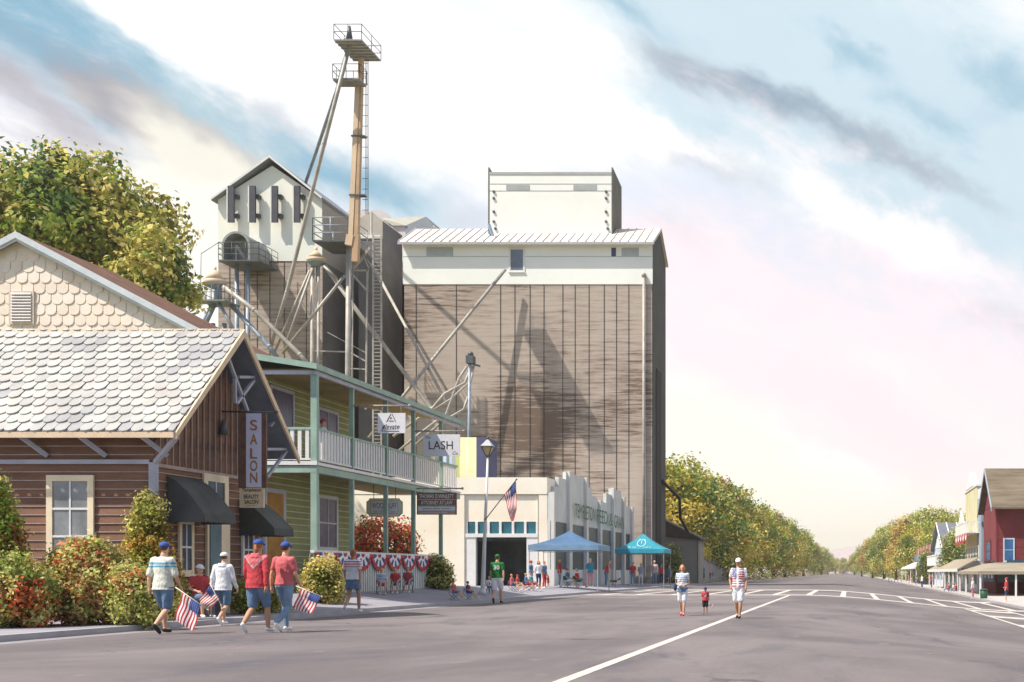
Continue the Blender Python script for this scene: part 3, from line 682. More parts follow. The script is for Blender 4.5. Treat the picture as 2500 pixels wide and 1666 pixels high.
for s, p0, p1, zc in (('TEMPLETON',1396,1446,5.72),('FEED',1450,1476,5.68),('&',1481,1489,5.6),('GRAIN',1493,1517,5.55)):
    y0, y1 = FY(p0), FY(p1); text(s, 'lettering', grn_l, feed, (XC+.24, (y0+y1)/2, zc), (0,1,0), (0,0,1), width=(y1-y0), height=1.05, depth=0)
# striped building behind the store
stripe = thing('striped_shed', 'tall shed painted in yellow, navy and blue vertical stripes behind the cream store', 'building', (-30, 98, 0))
mb = MB(); Yt = 98.0; zt = 1.25+(1398-1068)/F*Yt
cols = [(1062,1082,0),(1082,1090,1),(1090,1097,0),(1097,1103,1),(1103,1112,2),(1112,1122,3),(1122,1139,4),(1139,1142,5),(1142,1163,4),(1163,1187,6)]
for a, b, mi in cols: mb.box(W(a,0,Yt).x, W(b,0,Yt).x, Yt, Yt+3, 0, zt if a >= 1100 else zt+.0, mi)
part(mb, 'wall', [M('stripe_slate', (.16,.20,.20), .8, .2, 1), M('stripe_lightblue', (.45,.55,.72), .8, .1, 1), M('stripe_grey', (.35,.42,.40), .8, .1, 1), M('stripe_olive', (.50,.52,.20), .8, .1, 1), M('stripe_yellow', (.80,.74,.46), .8, .08, 1), white_p, M('stripe_navy', (.07,.075,.16), .7, .15, 1)], stripe)

# ================================================================ MAIN GRAIN ELEVATOR
YM = 114.0; YMB = 121.8
def mm(px, py, Y=YM): return W(px, py, Y)
wood = bpy.data.materials.new('weathered_cribbed_wood')
def wood_mat(m, base, dark, mid):
    m.use_nodes = True; nt = m.node_tree; N = nt.nodes; L = nt.links; b = N['Principled BSDF']; b.inputs['Roughness'].default_value = .9; b.inputs['Specular IOR Level'].default_value = .2
    tc = N.new('ShaderNodeTexCoord'); a = N.new('ShaderNodeMapping'); a.inputs['Scale'].default_value = (.16,.16,2.2); L.new(tc.outputs['Object'], a.inputs['Vector'])
    n1 = N.new('ShaderNodeTexNoise'); n1.inputs['Scale'].default_value = 1.6; n1.inputs['Detail'].default_value = 8; n1.inputs['Roughness'].default_value = .72; L.new(a.outputs[0], n1.inputs['Vector'])
    c = N.new('ShaderNodeMapping'); c.inputs['Scale'].default_value = (.35,.35,11); L.new(tc.outputs['Object'], c.inputs['Vector'])
    n2 = N.new('ShaderNodeTexNoise'); n2.inputs['Scale'].default_value = 1.2; n2.inputs['Detail'].default_value = 6; n2.inputs['Roughness'].default_value = .7; L.new(c.outputs[0], n2.inputs['Vector'])
    n3 = N.new('ShaderNodeTexNoise'); n3.inputs['Scale'].default_value = .09; n3.inputs['Detail'].default_value = 3; L.new(tc.outputs['Object'], n3.inputs['Vector'])
    s = N.new('ShaderNodeMath'); s.operation = 'MULTIPLY_ADD'; L.new(n1.outputs['Fac'], s.inputs[0]); s.inputs[1].default_value = .6; 
    s2 = N.new('ShaderNodeMath'); s2.operation = 'MULTIPLY_ADD'; L.new(n2.outputs['Fac'], s2.inputs[0]); s2.inputs[1].default_value = .5; L.new(n3.outputs['Fac'], s2.inputs[2])
    s3 = N.new('ShaderNodeMath'); s3.operation = 'MULTIPLY'; L.new(s2.outputs[0], s3.inputs[0]); s3.inputs[1].default_value = .55; L.new(s3.outputs[0], s.inputs[2])
    r = N.new('ShaderNodeValToRGB'); e = r.color_ramp.elements; e[0].position = .635; e[0].color = (*dark, 1); e[1].position = .775; e[1].color = (*base, 1); k = e.new(.69); k.color = (*mid, 1)
    L.new(s.outputs[0], r.inputs['Fac']); L.new(r.outputs['Color'], b.inputs['Base Color'])
    return m
wood_mat(wood, (.46,.39,.335), (.16,.115,.09), (.36,.29,.245))
sid_w = M('white_metal_cladding', (.84,.85,.80), .6, .05, .2, fine=.03); sid_dk = M('shade_dark_side', (.075,.075,.075), .9, .2, .4)
seam_m = M('steel_seam', (.04,.038,.036), .7, .2, 1)
elev = thing('grain_elevator', 'huge brown cribbed-wood grain elevator with white metal upper band and rooftop head house', 'grain elevator', (-29, 118, 0))
L_ = mm(987,0).x; R_ = mm(1592,0).x; zbot = mm(0,692).z; zev = mm(0,597).z
mb = MB(); mb.box(L_, R_, YM, YMB, -.2, zbot, 0); part(mb, 'wood_wall', wood, elev)
mb = MB(); zr_ = W(0,563,117.9).z
mb.prism([(R_-.0,YM,zbot),(R_,YMB,zbot),(R_,YMB,zev),(R_,117.9,zr_-.1),(R_,YM,zev)], (L_-R_-.06,0,0), 0); mb.box(L_-.1, R_+.06, YM-.06, YM-.002, zbot-.1, zev+.1, 0)
mb.box(L_-.1, R_, YM-.075, YM-.06, mm(0,628).z, mm(0,628).z+.06, 1)
part(mb, 'metal_band', [sid_w, M('cladding_seam', (.45,.46,.46), .6, .1, 1)], elev)
mb = MB(); mb.box(R_+.062, R_+.09, YM-.07, YMB, 0, zev+.0); mb.prism([(R_+.062,YM-.07,zev),(R_+.062,YMB,zev),(R_+.062,117.9,zr_-.1)], (.028,0,0)); part(mb, 'side_cladding', sid_dk, elev)  # side turned from the sun: its shade is put into the sheet colour
mb = MB(); mb.box(R_+.095, R_+.15, 115.6, 118.6, 0, mm(0,905,117).z); part(mb, 'side_recess_sheet', M('recess_shade_black', (.008,.008,.010), .8, .2, 1), elev)  # black sheet standing proud; the shade of a recess is its colour
for px in (1016,1114,1222,1257,1294,1328,1374,1404,1438,1475,1505,1535):
    x = mm(px,0).x; mb = MB(); mb.box(x-.025, x+.025, YM-.035, YM-.002, 0, zbot-.12); part(mb, 'tie_rod', seam_m, elev)
roofm = M('pale_standing_seam', (.74,.68,.62), .55, .10, .35, alt=(.76,.60,.42)); rib_m = M('seam_rib', (.42,.42,.46), .5, .1, 1)
mb = MB(); e0 = (YM-.75, W(0,594,YM-.75).z)
mb.prism([(L_-.35,e0[0],e0[1]),(R_+.3,e0[0],e0[1]),(R_+.3,117.9,zr_),(L_-.35,117.9,zr_)], (0,0,.14), 0)
mb.prism([(R_+.3,YMB+.5,e0[1]),(L_-.35,YMB+.5,e0[1]),(L_-.35,117.9,zr_),(R_+.3,117.9,zr_)], (0,0,.14), 0)
part(mb, 'roof', [roofm], elev)
mb = MB(); n = 30
for i in range(n+1):
    x = lerp(L_-.3, R_+.25, i/n); mb.beam((x,e0[0]-.03,e0[1]+.18), (x,117.9,zr_+.18), .07, .08)
mb.box(L_-.35, R_+.3, e0[0]-.06, e0[0], e0[1]-.12, e0[1]+.1)
part(mb, 'roof_ribs', rib_m, elev)
w_ = MB(); a = mm(1243,665); b = mm(1282,606); 
window_rect(elev, 'window', 'y', a.x, b.x, a.z, b.z, YM-.065, white_p, M('slate_blue_glass', (.14,.17,.23), .3, .2, .5), fw=.16, rows=1, cols=1)
for (p0, p1, q0, q1, c_) in ((1042,1107,605,627,0),(1493,1504,606,627,1),(1518,1560,606,628,0)):
    m2 = MB(); a = mm(p0,q1); b = mm(p1,q0); m2.box(a.x, b.x, YM-.10, YM-.062, a.z, b.z); part(m2, 'wall_patch', [M('grey_patch', (.42,.46,.46), .6, .1, 1), M('navy_opening', (.05,.07,.16), .6, .1, 1)][c_], elev)
m2 = MB(); x = mm(1573,0).x; m2.tube([(x,YM-.25,0.3),(x,YM-.25,mm(0,676).z)], .14, 10); m2.ball((x,YM-.25,mm(0,674).z), .24); part(m2, 'downpipe', steel, elev)
# head house
YHH = 116.0
hh0 = W(1195,0,YHH).x; hh1 = W(1493,0,YHH).x; zt = W(0,422,YHH).z; ztf = W(0,409,YHH).z
mb = MB(); mb.box(hh0, hh1, YHH, YHH+4.4, zr_-2, zt); mb.box(hh0, hh1, YHH-.05, YHH, zt-.18, zt+.05, 1)
for py in (450,467): mb.box(hh0+.02, hh1-.02, YHH-.02, YHH, W(0,py,YHH).z, W(0,py,YHH).z+.05, 1)
part(mb, 'head_house', [sid_w, M('cladding_line', (.40,.40,.42), .7, .1, 1)], elev)
mb = MB(); mb.prism([(hh1,YHH-.02,zr_-2),(hh1,YHH+4.5,zr_-2),(hh1,YHH+4.5,ztf-.45),(hh1,YHH-.02,ztf)], (.12,0,0)); part(mb, 'parapet_fin', M('dark_parapet_fin', (.13,.125,.11), .8, .2, .6), elev); mb = MB(); mb.prism([(hh0-.12,YHH-.02,zr_-2),(hh0-.12,YHH+4.5,zr_-2),(hh0-.12,YHH+4.5,ztf-.7),(hh0-.12,YHH-.02,ztf)], (.12,0,0))
part(mb, 'parapet_fin', M('dark_parapet_fin', (.13,.125,.11), .8, .2, .6), elev)  # both side fins darker than the white front cladding
for p0, p1 in ((1236,1293),(1400,1457)): mb = MB(); mb.box(W(p0,0,YHH).x, W(p1,0,YHH).x, YHH-.03, YHH-.002, W(0,465,YHH).z, W(0,452,YHH).z); part(mb, 'vent_strip', M('grey_vent', (.36,.39,.39), .6, .1, 1), elev)
for px in (1206,1480):
    for py in (469,485,518,542,559): a = W(px+(4 if py == 559 else 0),py,YHH); mb = MB(); mb.tube([(a.x,YHH-.12,a.z),(a.x,YHH,a.z)], .13, 8); part(mb, 'anchor_plate', steel_d, elev)
mb = MB(); mb.beam(W(1194,548,114.6), W(1203,575,114.2), .25, .12); mb.beam(W(1194,548,114.6), W(1198,578,115.6), .2, .1); part(mb, 'roof_flashing', M('blue_flashing', (.25,.32,.42), .5, .1, 1), elev)
mb = MB(); x0 = R_+.15; mb.tube([(x0,119,mm(0,1175,119).z),(x0+1.0,124,W(0,1215,124).z),W(1661,1265,127.5),W(1683,1306,128.5)], .16, 8); 
chute = solo(mb, 'conveyor_chute', M('black_pipe', (.02,.02,.02), .5, .2, 1), 'thin black chute slanting from the tall elevator down to the grey shed', 'pipe', (x0,119,0))

# ================================================================ LEFT ELEVATOR HOUSE
YG = 113.0
def gg(px, py, Y=YG): return W(px, py, Y)
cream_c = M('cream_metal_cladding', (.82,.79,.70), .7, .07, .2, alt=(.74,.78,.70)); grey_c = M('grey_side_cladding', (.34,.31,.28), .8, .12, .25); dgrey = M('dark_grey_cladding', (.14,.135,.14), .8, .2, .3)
bin_ = thing('gabled_elevator_house', 'cream gabled elevator house with four upright fins over brown boarded lower walls', 'grain elevator', (-54, 118, 0))
gl = gg(533,0).x; gr = gg(787,0).x; gp = gg(665,392); ze = gg(0,488).z; zm = gg(0,638).z; GB = 126.
mb = MB(); mb.box(gl, gr, YG, GB, -.2, zm); part(mb, 'wood_wall', wood, bin_)
mb = MB(); mb.prism([(gl,YG-.05,zm),(gr,YG-.05,zm),(gr,YG-.05,ze),(gp.x,YG-.05,gp.z-.5),(gl,YG-.05,ze)], (0,GB-YG,0)); part(mb, 'upper_wall', cream_c, bin_)
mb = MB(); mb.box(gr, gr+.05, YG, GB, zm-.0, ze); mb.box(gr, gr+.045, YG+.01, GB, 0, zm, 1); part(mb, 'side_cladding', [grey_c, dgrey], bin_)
mb = MB()
for (xe,) in ((gl-.35,),(gr+.2,)):
    s = (gp.z-(ze-.0))/abs(gp.x-(gl if xe < gp.x else gr)); z_ = gp.z-s*abs(xe-gp.x)
    mb.prism([(gp.x,YG-.6,gp.z),(xe,YG-.6,z_),(xe,GB,z_),(gp.x,GB,gp.z)], (0,0,.22))
part(mb, 'roof', M('slate_roof', (.20,.22,.25), .7, .15, .5), bin_)
mb = MB()
for xe in (gl-.35, gr+.2):
    s = (gp.z-ze)/abs(gp.x-(gl if xe < gp.x else gr)); z_ = gp.z-s*abs(xe-gp.x)
    mb.prism([(gp.x,YG-.66,gp.z+.05),(xe,YG-.66,z_+.05),(xe,YG-.66,z_+.25),(gp.x,YG-.66,gp.z+.27)], (0,.06,0))
part(mb, 'rake_trim', white_p, bin_)
for px in (561,597,628,659,694,748): x = gg(px,0).x; mb = MB(); mb.box(x-.025, x+.025, YG-.035, YG, 0, zm-.12); part(mb, 'tie_rod', seam_m, bin_)
for px in (573,625,679,733):
    m2 = MB(); a = gg(px-7,548); b = gg(px+7,460); m2.box(a.x, b.x, YG-.75, YG-.50, a.z, b.z, 0); m2.box(a.x-.1, a.x, YG-.77, YG-.48, a.z, b.z, 1)
    for z in (lerp(a.z,b.z,.15), lerp(a.z,b.z,.68)): m2.box(b.x-.15, b.x+.25, YG-.5, YG-.05, z, z+.35, 0)
    part(m2, 'wall_fin', [M('dark_fin', (.07,.07,.085), .6, .2, 1), white_p], bin_)
# annexes behind
annex = thing('annex_bins', 'cluster of pale gabled annex bins between the gabled house and the tall elevator', 'building', (-46, 122, 0))
mb = MB(); Ya = 116.0; a = W(876,583,Ya); b = W(934,540,Ya); top = W(906,516,Ya)
mb.prism([(a.x,Ya,0),(b.x,Ya,0),(b.x,Ya,b.z),(top.x,Ya,top.z),(a.x,Ya,b.z+.2)], (0,5,0), 0); mb.box(a.x-.1, b.x+.02, Ya-.12, Ya, a.z, a.z+.3, 1); mb.box(top.x-.05, top.x+.05, Ya-.05, Ya, a.z, top.z, 1)
mb.box(b.x+.005, b.x+.03, Ya, Ya+5, 0, b.z, 2); mb.box(a.x, b.x, Ya-.04, Ya, 0, a.z-.1, 2)
part(mb, 'gabled_bin', [M('tan_cladding', (.46,.42,.37), .8, .1, .5), white_p, dgrey], annex)
mb = MB(); Yb = 122.; a = W(850,760,Yb); b = W(992,545,Yb)
mb.box(gr+.1, b.x, Yb, Yb+4, 0, W(0,690,Yb).z, 1); mb.box(W(955,0,Yb).x, W(1060,0,Yb).x, Yb, Yb+4, 0, W(0,551,Yb).z, 0); mb.box(W(935,0,Yb).x, W(955,0,Yb).x, Yb+.2, Yb+4, 0, W(0,545,Yb).z, 2)
mb.prism([W(990,551,Yb-.1),W(1040,529,Yb-.1),W(1066,566,Yb-.1),W(1066,700,Yb-.1),W(990,700,Yb-.1)], (0,4,0), 3)
mb.quad(W(930,533,Yb),W(958,551,Yb-.2),W(992,551,Yb-.2),W(1040,528,Yb+3), 4); mb.prism([W(850,515,Yb+2),W(935,513,Yb+2),W(950,530,Yb+2),W(930,545,Yb+2),W(850,545,Yb+2)], (0,2,0), 0)
part(mb, 'square_bin', [M('pinkish_white_cladding', (.66,.61,.60), .7, .06, .3), dgrey, M('blue_grey_cladding', (.30,.33,.38), .7, .1, .5), M('slate_cladding', (.27,.30,.34), .7, .1, .5), M('olive_grey_roof', (.40,.39,.34), .8, .1, .5)], annex)

# ================================================================ CONVEYOR LEG TOWER, HOPPERS, SPOUTS
def rail(mb, P, h=1.0, r=.035, mids=1, posts=3):
    """handrail round a list of floor points"""
    for a, b in zip(P, P[1:]):
        a = Vector(a); b = Vector(b)
        for k in range(mids+1): z = h*(k+1)/(mids+1); mb.tube([a+Vector((0,0,z)), b+Vector((0,0,z))], r, 6)
        for i in range(posts+1): q = a.lerp(b, i/posts); mb.tube([q, q+Vector((0,0,h))], r, 6)
tan1 = M('tan_leg_casing', (.66,.50,.34), .6, .12, .6); tan2 = M('rust_leg_casing', (.50,.33,.20), .6, .15, .6)
tower = thing('conveyor_leg_tower', 'very tall tan conveyor leg with two railed platforms and a side ladder', 'tower', W(858,1300,107.5))
YT = 105.0
mb = MB()
t0, t1 = W(879,60,YT), W(866,905,YT)
mb.beam(W(875,205,YT), W(858,575,YT), .40, .45, 0); mb.beam(W(882,143,YT+.05), W(871,575,YT+.05), .34, .46, 1)
mb.beam(W(857,575,YT), W(853,600,YT), .6, .55, 0); mb.beam(W(871,575,YT+.05), W(868,640,YT+.05), .5, .5, 1)
for py in (336, 480): a = W(858 if py > 400 else 863,py,YT); mb.box(a.x-.1, W(893,0,YT).x, YT-.3, YT+.3, a.z, a.z+.12, 2)
part(mb, 'leg_casing', [tan1, tan2, steel_d], tower)
mb = MB(); xa = W(889,0,YT).x; xb = W(894,0,YT).x
for x in (xa, xb): mb.tube([(x,YT+.4,W(0,520,YT).z),(x,YT+.4,W(0,142,YT).z)], .035, 6)
for i in range(15): z = lerp(W(0,510,YT).z, W(0,150,YT).z, i/14); mb.tube([(xa-.3,YT+.4,z),(xb,YT+.4,z)], .025, 6)
part(mb, 'side_ladder', steel_d, tower)
for name, pts, hz in (('top_platform', [(815,99,102.),(883,101,102.),(932,146,106.2),(863,145,106.2)], 1.25), ('lower_platform', [(812,194,103.5),(878,196,103.5),(886,210,105.),(828,209,105.)], 1.2)):
    P = [W(*p) for p in pts]; zf = P[0].z; P = [Vector((p.x,p.y,zf)) for p in P]; P[3].x = P[0].x; P[2].x = P[1].x
    m2 = MB(); m2.prism(P, (0,0,.10)); 
    for i in range(7): q = P[0].lerp(P[3], (i+.5)/7); s = P[1].lerp(P[2], (i+.5)/7); m2.beam(q-Vector((0,0,.05)), s-Vector((0,0,.05)), .10, .08)
    f = part(m2, name, M('grating', (.30,.29,.29), .6, .2, 2), tower)
    m2 = MB(); rail(m2, [p+Vector((0,0,.1)) for p in (P[0],P[1],P[2],P[3],P[0])], hz, .03, 1, 2); part(m2, 'handrail', steel_d, f)
m2 = MB(); a = W(853,108,103.0); m2.box(a.x-.35, a.x+.35, a.y-.3, a.y+.5, a.z-.1, a.z+.35); m2.tube([a+Vector((0,0,.3)), a+Vector((0,0,1.5))], [.3,.12], 8); part(m2, 'head_pulley', steel_d, tower)
def pipe(name, pts, rpx, mat, parent, n=10):
    P = [W(*p) for p in pts]; m2 = MB(); m2.tube(P, rpx*YT/F, n); 
    for q in P[1:-1]: m2.ball(q, rpx*YT/F*1.25, n=8, k=5)
    return part(m2, name, mat, parent)
def pipe_thing(pts, rpx, mat, label, name='grain_spout', group='grain spouts round the elevators'):
    P = [W(*p) for p in pts]; m2 = MB(); m2.tube(P, rpx*YT/F, 10)
    for q in P[1:-1]: m2.ball(q, rpx*YT/F*1.2, n=10, k=5)
    return solo(m2, name, mat, label, 'pipe', P[-1], group)
pipe('spout', [(853,113,103.0),(792,350,104.5),(700,715,107),(659,852,107)], 4.6, steel, tower)
pipe('spout', [(848,113,104.3),(824,215,105.5),(779,350,110),(738,470,116.5)], 4.2, steel_b, tower)
# ladder way
lad = thing('caged_stair_ladder', 'long steel ladder way climbing the dark wall right of the tan leg', 'ladder', W(918,1000,109))
mb = MB(); YL = 109.; xa = W(911,0,YL).x; xb = W(931,0,YL).x
for x in (xa, xb): mb.beam((x,YL,.3), (x,YL,W(0,575,YL).z), .13, .13)
part(mb, 'stringer', steel, lad)
mb = MB(); z = .6
while z < W(0,578,YL).z: mb.beam((xa,YL,z), (xb,YL,z), .06, .07); z += .32
part(mb, 'rungs', steel, lad)
mb = MB(); mb.beam(W(897,660,YL), W(893,1000,YL), .14); mb.beam(W(858,662,YL), W(905,604,YL), .2); mb.beam(W(858,661,YL), W(900,661,YL), .14); mb.beam(W(858,668,YL), W(898,712,YL), .16); mb.beam(W(878,602,YL), W(900,655,YL), .1)
mb.beam(W(766,857,YL), W(857,860,YL), .12); mb.beam(W(855,861,YL), W(894,883,YL), .12); mb.beam(W(800,812,YL), W(894,862,YL), .07); mb.beam(W(856,900,YL), W(893,902,YL), .1)
part(mb, 'brace', steel, lad)
def hopper(px0, px1, papex, prim0, prim1, pbot, Y, label):
    t = thing('cone_hopper', label, 'hopper', W((px0+px1)/2, pbot, Y), 'cone-topped hoppers on legs')
    cx = W((px0+px1)/2,0,Y).x; r = (px1-px0)/2*Y/F
    def z(p): return W(0,p,Y).z
    m2 = MB(); m2.rings([(cx,Y,z(prim0),r,r),(cx,Y,z(papex)-.1,r*.10,r*.10)], 20); m2.tube([(cx,Y,z(papex)-.2),(cx,Y,z(papex)+.15)], .12, 8); part(m2, 'cone_cap', M('peach_cone', (.74,.55,.36), .5, .15, 1.0), t)
    m2 = MB(); m2.rings([(cx,Y,z(prim1),r,r),(cx,Y,z(prim0)-.0,r*1.03,r*1.03)], 20); part(m2, 'rim', M('tan_rim', (.56,.45,.34), .6, .1, 1), t)
    m2 = MB(); m2.rings([(cx,Y,z(pbot),r*.35,r*.35),(cx,Y,z(prim1)-.12,r*.8,r*.8),(cx,Y,z(prim1),r,r)], 20); part(m2, 'bowl', M('teal_grey_bowl', (.22,.28,.29), .5, .15, 1), t)
    return t
h1 = hopper(750, 794, 608, 632, 641, 652, 109., 'cone-topped hopper on tall pipe legs just left of the tan leg')
m2 = MB(); 
for (a, b, r) in (((763,650,109),(761,1200,109),4.8),((778,650,109),(776,1200,109),3.4),((773,650,109.3),(771,1200,109.3),2)): m2.tube([W(*a),W(*b)], r*109/F, 10)
part(m2, 'leg', steel, h1)
m2 = MB()
for (a, b, r) in (((764,655,108.5),(690,865,108.5),3.2),((757,660,109.5),(668,865,111),3.2),((843,672,108),(690,862,108),3.6),((790,650,108.6),(825,682,108.8),3)): m2.tube([W(*a),W(*b)], r*109/F, 10)
part(m2, 'diagonal_brace', steel, h1)
h2 = hopper(500, 550, 656, 685, 697, 706, 106., 'cone-topped hopper above a small railed platform at the far left end')
P = [W(484,735,104.8), W(549,735,104.8)]; P += [P[1]+Vector((0,2.6,0)), P[0]+Vector((0,2.6,0))]
m2 = MB(); m2.prism(P, (0,0,.14)); f = part(m2, 'platform', M('teal_grey_floor', (.20,.24,.25), .6, .15, 1), h2)
m2 = MB(); rail(m2, [p+Vector((0,0,.12)) for p in (P[0],P[1],P[2],P[3],P[0])], 1.3, .028, 1, 4); part(m2, 'handrail', steel_d, f)
m2 = MB(); m2.tube([W(533,700,106),W(533,735,106)], .3, 10)
for (a, b, r) in (((527,737,106),(498,800,106),5.0),((533,737,105.6),(574,812,105),4),((515,740,106.5),(480,830,106.5),4)): m2.tube([W(*a),W(*b)], r*106/F, 10)
part(m2, 'leg', steel_b, h2)
# vertical legs reach the ground behind the salon
m2 = MB(); m2.tube([W(520,790,107),W(520,1380,107)], .2, 8); m2.tube([W(548,790,107),W(548,1380,107)], .2, 8); part(m2, 'leg', steel_b, h2)
pl = thing('domed_platform', 'railed platform with an arched dome against the cream gabled wall', 'platform', W(590,800,110))
P = [W(533,638,108.5), W(632,638,108.5)]; P += [P[1]+Vector((0,3.6,0)), P[0]+Vector((0,3.6,0))]
m2 = MB(); m2.prism(P, (0,0,.14)); f = part(m2, 'platform', steel_d, pl)
m2 = MB(); rail(m2, [p+Vector((0,0,.12)) for p in (P[3],P[0],P[1],P[2])], 1.55, .03, 2, 3); part(m2, 'handrail', steel_d, f)
m2 = MB(); c = W(592,608,110.4); r = 34*110.4/F; prof2 = [(c.x+r*math.cos(t), c.z+r*math.sin(t)) for t in [math.pi*k/14 for k in range(15)]]; zb_ = P[0].z+.14
outer = [(c.x+r,zb_)]+prof2+[(c.x-r,zb_)]; inner = [(c.x+(x-c.x)*.86, zb_+(z-zb_)*.93) for x, z in outer]
for i in range(len(outer)-1):
    (a, b), (c1, d1) = outer[i], outer[i+1]; (e1, f1), (g1, h_) = inner[i], inner[i+1]; y0, y1 = 109.2, 112.9
    m2.add([(a,y0,b),(c1,y0,d1),(g1,y0,h_),(e1,y0,f1),(a,y1,b),(c1,y1,d1),(g1,y1,h_),(e1,y1,f1)], [(0,1,2,3),(0,4,5,1),(3,2,6,7)])
part(m2, 'dome', M('grey_dome', (.30,.31,.31), .5, .15, 1), pl)
m2 = MB(); m2.prism([(x,110.6,z) for x, z in reversed(inner)], (0,.1,0)); part(m2, 'dome_interior', M('tan_interior', (.42,.36,.27), .7, .4, .6, alt=(.22,.30,.30)), pl)
m2 = MB(); m2.beam(W(578,600,109.6), W(606,640,109.6), .25); m2.beam(W(578,596,109.6), W(578,636,109.6), .18); part(m2, 'drive_arm', steel_d, pl)
m2 = MB()
for px in (578, 605): m2.tube([W(px,640,110),W(px+1,1250,110)], 5*110/F, 10)
part(m2, 'leg', steel_b, pl)
m2 = MB()
for a, b in (((533,593,108.5),(491,620,108)),((491,620,108),(490,698,108))): m2.tube([W(*a),W(*b)], .03, 6)
part(m2, 'stay_cable', steel_d, pl)
rp_ = thing('railed_landing', 'railed landing at the foot of the tan leg on a thick round post', 'platform', W(850,900,107))
P = [W(763,590,105.5), W(850,590,105.5)]; P += [P[1]+Vector((0,4.2,0)), P[0]+Vector((0,4.2,0))]
m2 = MB(); m2.prism(P, (0,0,.14)); f = part(m2, 'platform', steel_d, rp_)
m2 = MB(); rail(m2, [p+Vector((0,0,.12)) for p in (P[3],P[0],P[1],P[2])], 1.95, .045, 2, 2); part(m2, 'handrail', steel_b, f)
m2 = MB(); m2.tube([W(852,600,107),W(847,1200,107)], 6.5*107/F, 12); m2.tube([W(862,600,108.6),W(858,1200,108.6)], 2*107/F, 8); part(m2, 'post', steel, rp_)
pipe_thing([(792,648,109),(898,796,109.5),(927,830,110),(1053,998,110),(1090,1060,110)], 5.4, steel, 'longest spout sloping down right from the middle cone hopper')
pipe_thing([(930,686,113.4),(1044,897,111),(1120,1040,109)], 3.8, steel, 'slim steep spout crossing the left edge of the tall elevator')
pipe_thing([(1234,658,113),(985,966,110),(900,1070,109)], 4.2, steel, 'spout rising right to the window of the white metal band')
pipe_thing([(545,700,105.5),(620,757,105.7),(732,866,106),(760,900,106)], 5.5, steel, 'spout leaving the far left hopper just under its cone')
pipe_thing([(560,741,106.5),(657,846,106.5),(676,872,106.5)], 5.5, steel_b, 'bluish spout leaving the platform of the far left hopper')
# small boot leg in front of the tall elevator
mast = thing('small_auger_leg', 'short slim conveyor leg with curved spouts in front of the brown wooden wall', 'conveyor', W(1144,1200,104))
m2 = MB(); m2.tube([W(1147,872,104),W(1142,1300,104)], 3.6*104/F, 10); part(m2, 'casing', steel_b, mast)
m2 = MB(); a = W(1149,880,104); m2.box(a.x-.3, a.x+.3, 103.6, 104.4, a.z-.3, a.z+.35); m2.ball(a+Vector((0,0,.5)), .25); m2.beam(a+Vector((.1,0,-.3)), a+Vector((.8,0,-.5)), .15); part(m2, 'head_drive', steel_d, mast)
for pts, r in ((((1153,893,104),(1135,935,104),(1085,962,104),(1055,998,104),(960,1066,104)),3.4),(((1158,890,104),(1150,930,104),(1100,975,104),(1060,1000,104)),2.6),(((1140,895,104),(1120,925,104),(1108,960,104),(1090,1010,104),(1010,1070,104),(975,1100,104)),3.2),(((1143,968,104),(1132,1000,104),(1080,1030,104),(1010,1090,104)),3)):
    m2 = MB(); m2.tube([W(*p) for p in pts], r*104/F, 8); part(m2, 'curved_spout', steel, mast)
# ================================================================ foliage
GREENS = [(.15,.21,.035),(.09,.15,.03),(.21,.25,.045),(.30,.29,.05),(.07,.12,.045)]
AUTUMN = [(.15,.20,.035),(.22,.25,.05),(.42,.33,.06),(.30,.17,.06),(.08,.14,.04),(.55,.42,.11),(.11,.17,.05)]
GOLD = [(.50,.40,.10),(.40,.34,.07),(.22,.24,.05),(.62,.52,.18),(.30,.30,.06)]
REDG = [(.16,.20,.04),(.22,.24,.05),(.30,.08,.03),(.38,.13,.05),(.16,.16,.03),(.42,.07,.03),(.22,.11,.04),(.12,.10,.03),(.06,.09,.02),(.40,.34,.10)]
CONE = [(.22,.24,.03),(.14,.17,.025),(.32,.31,.05),(.30,.18,.03),(.45,.42,.12),(.12,.10,.02)]
def brighten(p, f): return [tuple(min(.9, c*f) for c in q) for q in p]
GREENS = brighten(GREENS, 1.55); AUTUMN = brighten(AUTUMN, 1.5); GOLD = [(.74,.60,.20),(.62,.52,.14),(.42,.42,.10),(.80,.68,.30),(.50,.46,.12)]
REDG = brighten(REDG, 1.8)+[(.34,.36,.10),(.26,.32,.08),(.55,.26,.14)]; CONE = brighten(CONE, 1.6)
